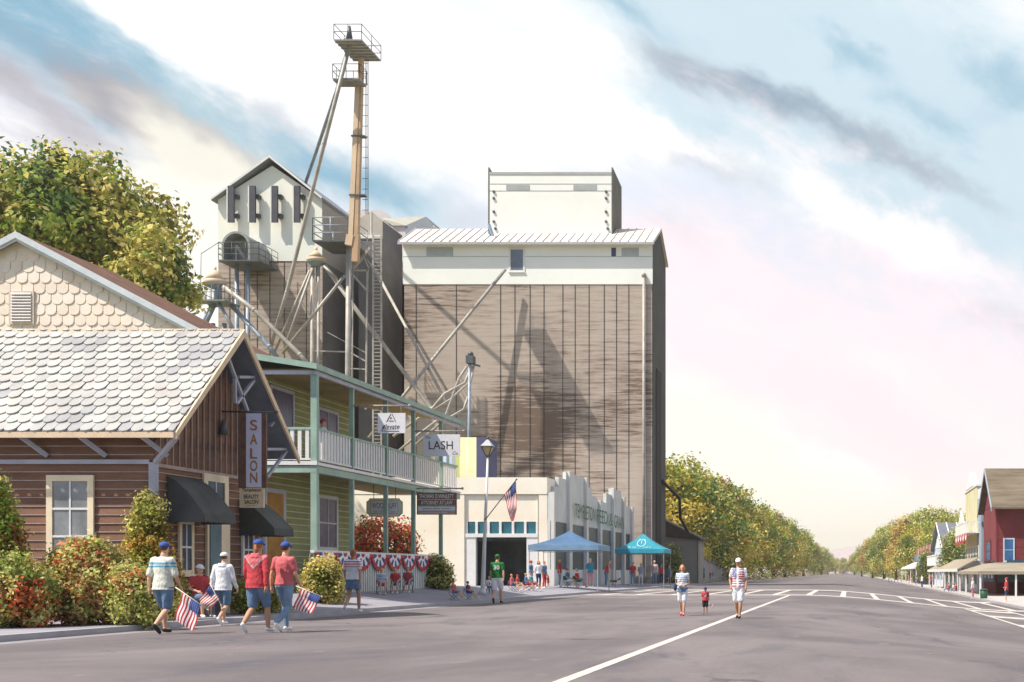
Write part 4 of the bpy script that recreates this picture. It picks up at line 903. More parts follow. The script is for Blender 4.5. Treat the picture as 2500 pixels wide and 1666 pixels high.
def leaves(name, lobes, n, size, pal, seed, tips=None, tipfrac=.0, wts=None):
    """a crown of many small separate leaves spread over lobes; tips = colours of the outer leaves, crown-edge glow put into them"""
    rs_ = np.random.RandomState(seed)
    lo = np.array([l[:3] for l in lobes], float); rr_ = np.array([l[3:6] if len(l) >= 6 else (l[3],)*3 for l in lobes], float)
    wt = (rr_.prod(1))**(2/3); wt /= wt.sum()
    pidx = rs_.choice(len(pal), len(lobes), p=wts)
    P = []; C = []; Nn = []; need = n; palA = np.array(pal)
    ctr = lo.mean(0); ext = np.abs(lo-ctr).max()+rr_.max()
    while need > 0:
        m = need*2
        nc = max(20, m//22); ci = rs_.choice(len(lobes), nc, p=wt)          # twigs first, then the leaves round each twig
        cd = rs_.normal(size=(nc, 3)); cd /= np.linalg.norm(cd, axis=1)[:, None]
        cr_ = 1-np.abs(rs_.normal(0, .20, nc)); out_ = rs_.rand(nc) < .20; cr_[out_] *= rs_.uniform(1.05, 1.28, out_.sum())
        cp = lo[ci]+cd*cr_[:, None]*rr_[ci]; tw = rs_.randint(0, nc, m); i = ci[tw]
        p = cp[tw]+rs_.normal(size=(m, 3))*size*1.15; d = p-lo[i]; d /= np.linalg.norm(d, axis=1)[:, None]+1e-9
        cmul = rs_.uniform(.72, 1.35, nc)[tw]; cpal = rs_.choice(len(pal), nc, p=wts)[tw]; calt = (rs_.rand(nc) < .28)[tw]; ctip = rs_.rand(nc)[tw]
        keep = np.ones(m, bool)
        q = (p[:, None, :]-lo[None])/rr_[None]; dist = np.sqrt((q**2).sum(2)); dist[np.arange(m), i] = 9
        keep &= dist.min(1) > .66
        p = p[keep]; d = d[keep]; i = i[keep]; cmul = cmul[keep]; cpal = cpal[keep]; calt = calt[keep]; ctip = ctip[keep]
        k = min(len(p), need); P.append(p[:k]); Nn.append(d[:k]); need -= k
        cc = palA[pidx[i[:k]]].copy(); alt = calt[:k]
        cc[alt] = palA[cpal[:k][alt]]
        # outer twigs take the tips colours: crown-edge glow put into the leaves
        if tips is not None:
            e = np.linalg.norm((p[:k]-ctr), axis=1)/ext; s = ctip[:k] < tipfrac*np.clip((e-.40)*2.2, 0, 1)
            cc[s] = np.array(tips)[rs_.choice(len(tips), s.sum())]
        cc *= cmul[:k, None]*rs_.uniform(.82, 1.2, (k, 1)); C.append(cc)
    P = np.concatenate(P); Nn = np.concatenate(Nn); C = np.concatenate(C); n = len(P)
    nn = Nn+rs_.normal(0, .55, (n, 3)); nn /= np.linalg.norm(nn, axis=1)[:, None]
    t = np.cross(nn, rs_.normal(size=(n, 3))); t /= np.linalg.norm(t, axis=1)[:, None]; b = np.cross(nn, t)
    s = size*rs_.uniform(.55, 1.35, (n, 1))
    V = np.stack([P-t*s*.55, P-b*s*.36+nn*s*.08, P+t*s*.6, P+b*s*.36+nn*s*.08], 1).reshape(-1, 3)
    me = bpy.data.meshes.new(name); me.vertices.add(4*n); me.vertices.foreach_set('co', V.ravel())
    me.loops.add(4*n); me.loops.foreach_set('vertex_index', np.arange(4*n, dtype=np.int32))
    me.polygons.add(n); me.polygons.foreach_set('loop_start', np.arange(0, 4*n, 4, dtype=np.int32)); me.polygons.foreach_set('loop_total', np.full(n, 4, dtype=np.int32))
    ca = me.color_attributes.new('Col', 'FLOAT_COLOR', 'POINT')
    cc = np.repeat(np.concatenate([np.clip(C, 0, 1), np.ones((n, 1))], 1), 4, 0); ca.data.foreach_set('color', cc.ravel())
    me.materials.append(LEAF); me.update(); me.validate(); return me
def crown_lobes(R_, H, z0, seed, n=22, lob=.36, shape=1.0):
    r = random.Random(seed); L_ = []
    for i in range(n):
        t = (i+.5)/n; zz_ = z0+H*t; prof = math.sin(math.pi*(.12+.80*t)**(.85*shape))
        a = i*2.4+r.uniform(-.5, .5); q = R_*max(.15, prof)*r.uniform(.45, .85)
        s = R_*lob*r.uniform(.75, 1.25)
        L_.append((q*math.cos(a), q*math.sin(a), zz_, s, s, s*.85))
    return L_
def tree_proto(R_, H, z0, seed, pal, n, size, tips=GOLD, tipfrac=.4):
    lobes = crown_lobes(R_, H-z0-R_*.25, z0, seed)
    cr = leaves('crown', lobes, n, size, pal, seed, tips, tipfrac)
    mb = MB(); mb.tube([(0,0,-.4),(.05*R_,0,z0*.6),(0,.04*R_,z0+.2*H),(0,0,H*.75)], [R_*.09,R_*.07,R_*.05,R_*.02], 8)
    for l in lobes[::2]: mb.tube([(0,0,lerp(z0*.7, l[2], .55)), (l[0]*.55, l[1]*.55, l[2]-.1*R_), (l[0]*.9,l[1]*.9,l[2])], [R_*.035,R_*.025,R_*.01], 5)
    return cr, mb.mesh('trunk', bark)
def plant_tree(cr, tr_, name, label, loc, s=1., rz=0, group=None, sz=1.):
    t = thing(name, label, 'tree', loc, group, rz, local=True); t.scale = (s, s, s*sz)
    part(cr, 'crown', None, t); part(tr_, 'trunk', None, t); return t
# big tree behind the shingled house
def lob_px(lst, Y): return [(W(px,py,Y).x, Y+dy, W(px,py,Y).z, r*Y/F) for px, py, r, dy in lst]
def world_tree(name, lst, Y, base, n, size, pal, seed, label, tips=GOLD, tf=.4, group=None):
    lb = lob_px(lst, Y); t = thing(name, label, 'tree', base, group)
    me = leaves('crown', [(x-base[0],y-base[1],z-base[2],r) for x,y,z,r in lb], n, size, pal, seed, tips, tf); part(me, 'crown', None, t)
    mb = MB(); cz = np.mean([l[2] for l in lb]); mb.tube([base, (base[0]+.3,base[1],cz*.5), (base[0],base[1],cz*.9)], [.6,.45,.25], 10)
    for l in lb[::2]: mb.tube([(base[0]+.2,base[1],cz*.55), (lerp(base[0],l[0],.6),lerp(base[1],l[1],.6),lerp(cz*.6,l[2],.7)), l[:3]], [.25,.15,.05], 6)
    part(mb, 'trunk', bark, t); return t
rg = random.Random(21)
def fill(cx, cy, rx_, ry_, n, r0, r1, seed, dy=3):
    r = random.Random(seed); o = []
    for i in range(n):
        a = i*2.39996; q = math.sqrt((i+.5)/n); o.append((cx+rx_*q*math.cos(a)+r.uniform(-8,8), cy+ry_*q*math.sin(a)+r.uniform(-8,8), r.uniform(r0, r1), r.uniform(-dy, dy)))
    return o
world_tree('broadleaf_tree', fill(100,560,115,130,22,58,78,1)+[(30,465,45,0),(-30,500,60,0),(145,405,45,0)], 76, W(110,1300,76), 17000, .34, GREENS+[(.22,.20,.04)], 11, 'tallest broadleaf tree rising behind the ridge of the shingled house', tf=.45)
world_tree('broadleaf_tree', fill(275,560,85,120,18,50,68,2), 79, W(275,1300,79), 12000, .34, GREENS+[(.16,.15,.03),(.24,.2,.04)], 12, 'middle broadleaf tree right of the shingled gable peak', tf=.5)
world_tree('broadleaf_tree', fill(362,672,44,80,16,32,44,3)+[(410,722,18,0)], 77, W(380,1300,77), 9000, .32, GREENS+[(.26,.22,.05)], 13, 'lowest broadleaf tree sloping down toward the gabled elevator house', tf=.6)
# street trees
protos = [tree_proto(4.5, 12, 2.2, 31+i, [AUTUMN, GREENS+[(.3,.2,.04)], AUTUMN+[(.2,.07,.03)], GREENS+AUTUMN][i], 11000, .32, tipfrac=.42) for i in range(4)]
left_list = [(1655,1118,150,0,1.1),(1705,1150,158,1,1.0),(1600,1130,172,3,1.1),(1752,1165,172,2,1.0),(1790,1195,190,3,1.0),(1826,1222,208,0,1.05),(1858,1238,235,1,1.0),(1886,1248,262,2,1.0),(1915,1268,300,3,1.0),(1940,1285,345,0,1.0),(1962,1300,400,1,1.0),(1985,1318,470,2,1.05),(2005,1330,560,3,1.1),(2022,1345,680,1,1.1),(2040,1358,820,0,1.1)]
for i, (px, ptop, Y, k, sx) in enumerate(left_list):
    b = foot(px, VY+(EYE-.12)*F/Y); zt = 1.25+(1398-ptop)/F*Y; s = (zt-b.z)/12.4*1.02
    plant_tree(*protos[k], 'street_tree', '%s tree from the elevator in the autumn row left of the road' % (ords+['thirteenth','fourteenth','fifteenth'])[i], b, s*sx*1.06, i*1.7, 'trees lining the left of the road', 1/ (sx*1.06))
right_list = [(2085,1352,700,0),(2105,1335,560,1),(2130,1312,450,2),(2158,1290,380,3),(2190,1272,330,0),(2222,1258,295,2),(2255,1250,275,1),(2290,1246,255,3),(2325,1250,240,0),(2365,1262,225,1),(2060,1362,900,2)]
for i, (px, ptop, Y, k) in enumerate(right_list):
    x = (px-VX)/F*Y; zt = 1.25+(1398-ptop)/F*Y; s = (zt+.75)/12.4
    plant_tree(*protos[k], 'street_tree', '%s of the autumn trees behind the far side shops' % (ords+['thirteenth'])[i], (x, Y, -.8), s*1.04, i*2.1+1, 'trees behind the far side shops')
# shrubs
def shrub(name, label, px0, px1, ptop, pbase, Y, pal, n, size, seed, tips=GOLD, tf=.5, lobes=None, cone=False, nl=14, z0=None, group=None, wts=None):
    a = W(px0, pbase, Y); b = W(px1, ptop, Y); w = abs(b.x-a.x)/2; cx = (a.x+b.x)/2; zb = gz(cx, Y) if z0 is None else z0; h = b.z-zb
    r = random.Random(seed); lb = []
    for i in range(nl):
        t = (i+.5)/nl; an = i*2.4+r.uniform(-.4,.4)
        if cone: q = w*(1-t)**.8*.62; z = h*(.08+.82*t); s = w*lerp(.66,.26,t**.9)*r.uniform(.85,1.1)
        else: q = w*.62*math.sqrt(max(0,1-(t*1.0)**2.2)); z = h*lerp(.16,.76,t); s = min(w,h)*.52*r.uniform(.75,1.15)
        lb.append((q*math.cos(an), q*math.sin(an)*.8, z, s, s, s*.95))
    t_ = thing(name, label, 'shrub', (cx, Y, zb), group)
    me = leaves('foliage', lb, n, size, pal, seed, tips, tf, wts); part(me, 'foliage', None, t_)
    mb = MB()
    for i in range(5): an = i*1.26; mb.tube([(cx+.06*math.cos(an),Y+.06*math.sin(an),zb-.1),(cx+w*.35*math.cos(an),Y+w*.3*math.sin(an),zb+h*.5)], [.035,.015], 6)
    part(mb, 'stems', bark, t_); return t_
PALE = [(.62,.56,.22),(.55,.52,.20),(.40,.42,.10)]  # shrub-top highlights put into pale leaf colours
shrub('tall_shrub', 'tall green and russet shrub cut by the left edge of the scene', -95, 62, 1135, 1545, 26.2, GREENS+[(.30,.10,.03),(.16,.16,.03),(.35,.30,.06)], 17000, .085, 41, cone=True, tf=.35, nl=20)
shrub('round_shrub', 'low shrub with red tints in front of the far left tall shrub', -60, 112, 1340, 1545, 25.4, REDG, 11000, .075, 46, tips=PALE, tf=.35)
shrub('round_shrub', 'largest round shrub mixing red and green below the salon window', 98, 318, 1318, 1530, 27.0, REDG, 22000, .075, 42, tips=PALE, tf=.6, nl=18)
shrub('round_shrub', 'smaller round shrub with pale top between the red shrub and the conical shrub', 255, 388, 1370, 1515, 26.6, REDG+[(.5,.5,.2)], 12000, .07, 43, tips=PALE, tf=.75)
shrub('conical_shrub', 'upright conical olive shrub at the corner of the brown salon', 292, 432, 1182, 1500, 29.2, CONE, 20000, .075, 44, tips=PALE, tf=.45, cone=True, nl=24)
shrub('low_shrub', 'low lime shrub under the second awning of the salon', 562, 622, 1410, 1475, 33.5, [(.30,.30,.05),(.22,.24,.04),(.42,.38,.08)], 3500, .065, 47, tf=.4)
shrub('low_shrub', 'low lime shrub between the salon and the verandah', 612, 700, 1405, 1478, 34.6, [(.30,.30,.05),(.16,.19,.03),(.38,.34,.07)], 4500, .065, 48, tf=.4)
shrub('round_shrub', 'round yellow-green shrub at the foot of the thickest verandah post', 742, 836, 1358, 1462, 40.2, [(.14,.17,.02),(.20,.21,.03),(.10,.13,.015),(.45,.40,.10)], 8000, .085, 49, tips=[(.75,.62,.20),(.66,.55,.2)], tf=.7)
shrub('round_shrub', 'round dark olive shrub at the far end of the slat fence', 1018, 1098, 1358, 1444, 54.0, [(.12,.15,.02),(.08,.11,.015),(.18,.19,.03)], 7000, .10, 50, tips=[(.6,.55,.2)], tf=.5)
shrub('flowering_bush', 'red flowering bush behind the white slat fence', 850, 1018, 1258, 1400, 63.0, [(.08,.10,.02),(.10,.07,.02),(.60,.03,.035),(.66,.06,.05),(.14,.15,.03)], 9000, .16, 51, tips=[(.6,.05,.05),(.55,.04,.04),(.30,.30,.06),(.6,.3,.12)], tf=.9, nl=18)
shrub('climbing_shrub', 'pale green bush in front of the grey shed past the elevator', 1612, 1672, 1330, 1424, 124.0, [(.14,.18,.04),(.22,.25,.06),(.30,.32,.10)], 5000, .22, 52, tips=[(.5,.5,.25)], tf=.5, cone=True)
for i, (a, b_, tp_, Y) in enumerate(((1700,1728,1396,158),(1736,1760,1398,172),(1766,1790,1396,186),(1790,1815,1392,200))):
    shrub('verge_shrub', 'low green verge shrub, %s past the grey shed' % ords[i], a, b_, tp_, 1422, Y, [(.14,.18,.04),(.09,.13,.03),(.22,.24,.07)], 2200, .22, 60+i, group='low verge shrubs', nl=8)
# flowering ground cover along the verge
rs_ = np.random.RandomState(5); lb = []
for i in range(90):
    Y = 160*(1.022**i); 
    if Y > 900: break
    x = XK-1.0-rs_.uniform(0, 2.5); lb.append((x, Y, .25, .9+Y*.0016))
me = leaves('verge', lb, 16000, .38, [(.12,.16,.04),(.20,.22,.07),(.55,.48,.40),(.10,.12,.04),(.62,.50,.45),(.25,.10,.04)], 77)
solo(me, 'verge_flowers', None, kind='stuff')['label'] = 'flowering ground cover along the left verge'
lb = [(XR+3.2+rs_.uniform(0, 3), 235*(1.022**i), -.5, .9+i*.02) for i in range(55)]
me = leaves('verge', lb, 7000, .38, [(.25,.28,.09),(.40,.38,.14),(.14,.16,.05)], 78)
solo(me, 'verge_grass', None, kind='stuff')['label'] = 'tall pale grass along the far side verge'
# ================================================================ shed and walls past the elevator
shed = thing('grey_shed', 'low grey shed with dark roof just past the right side of the tall elevator', 'shed', (-17.5, 129, 0))
mb = MB(); Ysd = 128.5; a = W(1602,0,Ysd).x; b = W(1702,0,Ysd).x; zt = W(0,1318,Ysd).z; zp = W(0,1262,Ysd).z
mb.box(a-4, b, Ysd, Ysd+6, 0, zt); mb.prism([(a-4,Ysd+.01,zt),(b,Ysd+.01,zt),(a,Ysd+.01,zp-.1)], (0,6,0)); mb.box(b, b+.12, Ysd-.1, Ysd, 0, zt, 1)
part(mb, 'wall', [M('warm_grey_wall', (.30,.28,.25), .9, .15, .4), dgrey], shed)
mb = MB(); mb.prism([(a-.2,Ysd-.5,zp),(b+.4,Ysd-.5,zt-.05),(b+.4,Ysd+6.4,zt-.05),(a-.2,Ysd+6.4,zp)], (0,0,.2)); mb.prism([(a-.2,Ysd-.45,zp),(b+.3,Ysd-.45,zt),(a-.2,Ysd-.45,zt+.4)], (0,.05,0)); part(mb, 'roof', M('dark_brown_roof', (.06,.05,.04), .9, .2, 1), shed)
gw = thing('retaining_wall', 'low grey wall stepping away beside the verge past the grey shed', 'wall', (-17, 145, 0))
mb = MB(); mb.prism([W(1710,1362,134),W(1762,1384,165),W(1775,1392,175),(W(1775,0,175).x,175,0),(W(1710,0,134).x,134,0)], (-.4,0,0)); part(mb, 'wall', M('mauve_grey_wall', (.30,.27,.27), .9, .15, .5), gw)
mb = MB(); mb.prism([(-16.25,134,3.05),(-17.1,165,2.1),(-17.5,175,1.75),(-17.5,175,1.6),(-17.1,165,1.95),(-16.25,134,2.85)], (.06,0,0)); part(mb, 'coping', dgrey, gw)
# ================================================================ FAR SIDE SHOPS
XS = 13.6
def PR(px, X=XS): return X*F/(px-VX)      # distance at which a street-facing plane shows at px
red_w = M('barn_red_boards', (.19,.035,.042), .8, .15, .4, stretch=(1,1,1.5)); red_f = M('barn_red_front', (.34,.07,.07), .8, .12, .5)
roof_t = M('taupe_shingle_roof', (.15,.12,.085), .9, .3, 1.2, .2, stretch=(.3,1,3)); blue_g = M('bright_blue_glass', (.03,.12,.30), .2, .3, 1, spec=.6); blue_t = M('pale_blue_trim', (.50,.56,.62), .7, .1, 1)
rb = thing('red_shop', 'two-storey barn red shop with steep taupe roof cut by the right edge', 'building', (18, 118, -.75))
y0, y1, yp = 114.5, 124.9, 119.3; ze = 1.25+(1398-1234)/F*114; zpk = 1.25+(1398-1148)/F*yp
mb = MB(); mb.box(XS, 32, y0, y1, -.8, ze+.05, 0); mb.prism([(XS,y0,ze),(XS,y1,ze),(XS,yp,zpk-.25)], (18,0,0), 0)
z = -.6
while z < ze+.0: mb.box(XS+.02, 32, y0-.015, y0, z, z+.02, 1); z += .6
mb.box(XS-.03, XS+.12, y0-.06, y0+.1, -.7, ze, 2)
part(mb, 'wall', [red_w, M('dark_red_joint', (.16,.03,.03), .8, .1, 1), M('red_corner_board', (.20,.04,.045), .7, .1, 1)], rb)
mb = MB(); xo = 13.1
mb.prism([(xo,y0-1.0,ze-.35),(32,y0-1.0,ze-.35),(32,yp,zpk),(xo,yp,zpk)], (0,0,.16)); mb.prism([(32,y1+1,ze-.35),(xo,y1+1,ze-.35),(xo,yp,zpk),(32,yp,zpk)], (0,0,.16))
part(mb, 'roof', roof_t, rb)
mb = MB()
for ya in (y0-1.02, y1+1.02): mb.prism([(xo,ya,ze-.60),(xo,ya,ze-.2),(xo,yp,zpk+.2),(xo,yp,zpk-.25)], (-.07,0,0))
part(mb, 'bargeboard', M('blue_grey_barge', (.30,.36,.42), .7, .1, 1), rb)
def xw(px, Y): return (px-VX)/F*Y
def zw(py, Y): return 1.25+(1398-py)/F*Y
window_rect(rb, 'window', 'y', xw(2449,y0), xw(2477,y0), zw(1372,y0), zw(1314,y0), y0-.02, blue_t, blue_g, fw=.13, rows=2, cols=1)
window_rect(rb, 'window', 'x', PR(2420), PR(2409), zw(1372,119), zw(1318,119), XS-.03, M('dark_red_frame', (.14,.03,.03), .7, .1, 1), blue_g, fw=.2, rows=2, cols=1, sgn=-1)
def verandah(parent, x0, x1, y0_, y1_, zlow, zhigh, posts, roofmat, zw0=-.75, wallmat=None, xwall=None):
    mb = MB(); mb.prism([(x0,y0_,zlow),(x0,y1_,zlow),(x1,y1_,zhigh),(x1,y0_,zhigh)], (0,0,.12)); part(mb, 'verandah_roof', roofmat, parent)
    mb = MB(); mb.box(x0-.03, x0, y0_, y1_, zlow-.12, zlow+.1); mb.box(x0, x1, y0_-.03, y0_, zlow-.1, zlow+.02); part(mb, 'fascia', white_p, parent)
    for y in posts: mb = MB(); mb.box(x0+.1, x0+.24, y, y+.14, zw0, zlow+.02); part(mb, 'post', white_p, parent)
# red shop porch wraps the corner
mb = MB(); c0 = (10.9, 101.5); zl_ = zw(1404, 102); zh_ = zw(1374, 114.5)
zl_ = 1.08+.0; zl_ = zw(1400, 103)
mb.add([(10.9,104,zl_+.15),(32,104,zl_+.15),(32,y0,zh_),(XS,y0,zh_),(10.9,124,zl_+.15),(XS,124,zh_)], [(0,1,2,3),(4,0,3,5)]); mb.add([(10.9,104,zl_+.05),(32,104,zl_+.05),(32,y0,zh_-.1),(XS,y0,zh_-.1),(10.9,124,zl_+.05),(XS,124,zh_-.1)], [(3,2,1,0),(5,3,0,4)])
mb.box(10.9, 32, 103.94, 104, zl_-.10, zl_+.17); mb.box(10.84, 10.9, 104, 124, zl_-.10, zl_+.17)
part(mb, 'porch_roof', M('tan_shingle_porch_roof', (.30,.26,.20), .9, .2, 1, stretch=(.4,1,2)), rb)
for (x, y) in ((10.98,104.1),(14.0,104.1),(17.0,104.1),(10.98,110.5),(10.98,117),(10.98,123.5)): mb = MB(); mb.box(x, x+.15, y, y+.15, -.76, zl_+.05); part(mb, 'post', white_p, rb)
bw = M('blue_grey_shopfront', (.16,.20,.30), .7, .25, .5); 
mb = MB(); mb.box(XS+.1, 32, y0-.12, y0-.02, .35, zh_-.3); mb.box(XS-.12, XS-.02, y0+.3, y1, .35, zh_-.3); part(mb, 'shopfront', bw, rb)
for y in (115.6,118.3,121.2): mb = MB(); mb.box(XS-.16, XS-.12, y, y+1.6, .7, 2.4); part(mb, 'shop_window', glass_b, rb)
for x in (14.6,17.4): mb = MB(); mb.box(x, x+1.7, y0-.16, y0-.12, .7, 2.4); part(mb, 'shop_window', glass_b, rb)
# yellow falsefront
yb = thing('yellow_shop', 'tall yellow balconied shop with white pediment and bunting next to the red shop', 'building', (16, 136, -.75))
ylw = M('butter_yellow_boards', (.66,.60,.36), .8, .10, .6); 
ya, yc = 126.2, 143.5; zt = zw(1205, 143)
mb = MB(); mb.box(XS, 22, ya, yc, -.8, zt-1.4, 1); mb.box(XS-.1, XS, ya+4.5, yc, 2.4, zt, 0); mb.box(XS-.1, XS, ya, ya+4.5, 2.4, zt-3.2, 1)
for y in (132.5,134.6,136.8,139,141.2): mb.box(XS-.13, XS-.10, y, y+.07, 6.4, zt-.3, 1)
part(mb, 'wall', [ylw, M('blue_grey_boards', (.30,.36,.42), .8, .1, .6)], yb)
mb = MB(); mb.prism([(XS-.2,130.3,zt),(XS-.2,144.2,zt),(XS-.2,144.2,zt+.22),(XS-.2,130.3,zt+.22)], (.8,0,0)); mb.prism([(XS-.25,133.0,zt+.22),(XS-.25,141.5,zt+.22),(XS-.25,137.2,zt+1.9)], (.6,0,0)); part(mb, 'pediment', white_p, yb)
mb = MB(); xq = XS-1.3; zb = 5.5; mb.box(xq, XS-.1, 128.3, 143.5, zb-.12, zb); mb.box(xq-.03, xq+.05, 128.3, 143.5, zb+1.0, zb+1.1)
y = 128.4
while y < 143.4: mb.box(xq-.02, xq+.04, y, y+.12, zb, zb+1.0); y += .42
mb.box(xq, XS-.1, 128.3, 128.4, zb+1.0, zb+1.1)
for i in range(4): mb.box(xq+.1+i*.3, xq+.2+i*.3, 128.3, 128.38, zb, zb+1.0)
part(mb, 'balcony', white_p, yb)
mb = MB(); mb.prism([(xq-.05,132.5,zb+1.1),(xq-.05,139.5,zb+1.1),(xq-.05,136,zb+2.5)], (.15,0,0)); part(mb, 'balcony_gable', white_p, yb)
for i in range(5):
    y = 129.6+2.9*i; mb = MB(); n = 12; r_ = 1.35
    for k_ in range(n):
        for q0, q1, mi in ((.03,.3,0),(.3,.65,2 if k_ % 2 else 1),(.65,1,0)):
            P = lambda k2, q: (xq-.09-.03*(k2 % 2), y-q*r_*math.cos(math.pi*k2/n), zb-.1-q*r_*.85*math.sin(math.pi*k2/n))
            mb.quad(P(k_,q0), P(k_+1,q0), P(k_+1,q1), P(k_,q1), mi)
    solo(mb, 'fan_bunting', [red_m, wht_m, blu_m], '%s fan bunting under the balcony of the yellow shop, counted from the red shop' % ords[i], 'bunting', (xq-.09,y,zb-.1), 'bunting on the yellow shop')
for i, (y, z0_, z1_) in enumerate(((128.6,2.55,4.1),(131.6,2.55,4.1),(134.6,2.55,4.1),(137.6,2.55,4.1),(140.6,2.55,4.1))):
    window_rect(yb, 'window', 'x', y, y+1.7, z0_, z1_, XS-.1, white_p, M('steel_blue_glass', (.07,.15,.22), .2, .3, 1), fw=.14, rows=1, cols=2, sgn=-1)
# white gabled house
wh_ = thing('white_gabled_house', 'small white and pale blue gabled house with grey standing seam roof', 'building', (16, 186, -.75))
pb = M('pale_blue_boards', (.50,.56,.72), .8, .08, .6); ya, yc = 176.0, 198.0; yp = 187.; ze = zw(1335,178); zpk = zw(1279,187)
mb = MB(); mb.box(XS, 27, ya, yc, -.8, ze, 0); mb.prism([(XS,ya,ze),(XS,yc,ze),(XS,yp,zpk-.3)], (13,0,0), 0); mb.prism([(XS-.05,ya+1,ze),(XS-.05,yc-1,ze),(XS-.05,yp,zpk-1.0)], (.05,0,0), 1)
part(mb, 'wall', [pb, white_p], wh_)
mb = MB(); mb.prism([(XS-.6,ya-.8,ze-.4),(27,ya-.8,ze-.4),(27,yp,zpk),(XS-.6,yp,zpk)], (0,0,.15), 0); mb.prism([(27,yc+.8,ze-.4),(XS-.6,yc+.8,ze-.4),(XS-.6,yp,zpk),(27,yp,zpk)], (0,0,.15), 0)
for i in range(9): x = XS-.5+1.55*i; mb.beam((x,ya-.8,ze-.22), (x,yp,zpk+.18), .14, .1, 1)
part(mb, 'roof', [M('slate_seam_roof', (.12,.13,.16), .6, .15, .5), white_p], wh_)
mb = MB(); mb.box(XS-1.2, XS, ya+.5, yc-.5, ze-2.7, ze-2.5)
for i in range(24): y = lerp(ya+.6, yc-.7, i/23); mb.box(XS-1.2, XS-1.1, y, y+.25, ze-2.5, ze-1.3)
mb.box(XS-1.25, XS-1.1, ya+.5, yc-.5, ze-1.3, ze-1.15); part(mb, 'balcony', white_p, wh_)
for y in (178,184,190): window_rect(wh_, 'window', 'x', y, y+2.6, 1.4, 3.0, XS-.02, blue_t, glass_b, fw=.2, rows=1, cols=1, sgn=-1)
window_rect(wh_, 'window', 'y', xw(2312,ya), xw(2324,ya), zw(1382,ya), zw(1364,ya), ya-.02, blue_t, glass_b, fw=.1, rows=1, cols=1)
# long verandah row between
row = thing('verandah_row', 'long low shop row with tan verandah roof below the white gabled house', 'building', (13, 140, -.75))
mb = MB(); mb.box(XS-.5, XS, 126.3, 174, -.8, 2.35); part(mb, 'wall', M('white_boards', (.66,.67,.70), .8, .08, .5), row)
mb = MB(); mb.prism([(10.9,124.6,1.5),(10.9,172,1.5),(XS-.5,172,2.7),(XS-.5,124.6,2.7)], (0,0,.12)); part(mb, 'verandah_roof', M('tan_shingle_porch_roof', (0,0,0)), row)
mb = MB(); mb.box(10.85, 10.9, 124.6, 172, 1.32, 1.64); part(mb, 'fascia', white_p, row)
for y in (126,131.5,137,143,150,157,164,171): mb = MB(); mb.box(10.98, 11.12, y, y+.15, -.76, 1.5); part(mb, 'post', white_p, row)
for i, y in enumerate((127,131,136,141,147,153,160,166)): mb = MB(); mb.box(XS-.55, XS-.5, y, y+3.0, -.6 if i % 3 == 1 else 0, 1.7); part(mb, 'door' if i % 3 == 1 else 'shop_window', [bw, glass_b][i % 2], row)
# blue shop with brick front further on
bs = thing('blue_canopy_shop', 'blue shop under a pale sloping canopy with a red brick upper front', 'building', (14, 235, -.75))
mb = MB(); mb.box(XS, 24, 203, 262, -.8, zw(1336,204) if False else 4.9, 1); mb.box(XS-.1, XS, 206, 250, 3.4, 6.0, 0); mb.box(XS-.1, XS, 203, 262, -.8, 3.0, 1)
part(mb, 'wall', [M('brick_red', (.30,.12,.08), .9, .2, 1), M('slate_blue_boards', (.09,.12,.24), .8, .2, .3)], bs)
mb = MB()
for i in range(5): mb.box(XS-.16, XS-.1, 207+8.4*i, 214+8.4*i, 3.6, 4.5)
for i in range(5): mb.box(XS-.13, XS-.1, 206.5+8.8*i, 206.9+8.8*i, 3.4, 6.0, 1)
part(mb, 'transom_window', [M('turquoise_glass', (.10,.35,.38), .3, .2, 1), white_p], bs)
verandah(bs, 10.9, XS-.1, 204, 262, 2.0, 3.2, (205,224,243,261), M('pale_canopy', (.55,.56,.58), .7, .1, .5))
# tree before the white house
plant_tree(*tree_proto(2.4, 7.5, 1.8, 91, [(.24,.28,.08),(.34,.36,.12),(.14,.18,.05)], 5000, .28, tips=[(.55,.55,.25)], tipfrac=.6), 'street_tree', 'pale green tree between the yellow shop and the white gabled house', (xw(2340,156), 156, -.75), 1.0)
plant_tree(*tree_proto(1.8, 6.5, 1.2, 92, [(.12,.17,.05),(.20,.24,.07)], 3500, .28), 'street_tree', 'slim green tree between the white gabled house and the blue shop', (12.4, 201, -.75), .85)
bin2 = thing('litter_bin', 'dark green litter bin under the far side porch', 'bin', foot(2402,1463))
p = foot(2402,1463); mb = MB(); mb.rings([(p.x,p.y,p.z,.24,.24),(p.x,p.y,p.z+.1,.28,.28),(p.x,p.y,p.z+.62,.30,.30)], 16); part(mb, 'barrel', M('bin_green', (.02,.09,.04), .5, .2, 2), bin2)
mb = MB(); mb.rings([(p.x,p.y,p.z+.62,.32,.32),(p.x,p.y,p.z+.68,.32,.32),(p.x,p.y,p.z+.76,.16,.16)], 16); part(mb, 'lid', M('bin_lid', (.03,.06,.05), .5, .2, 2), bin2)
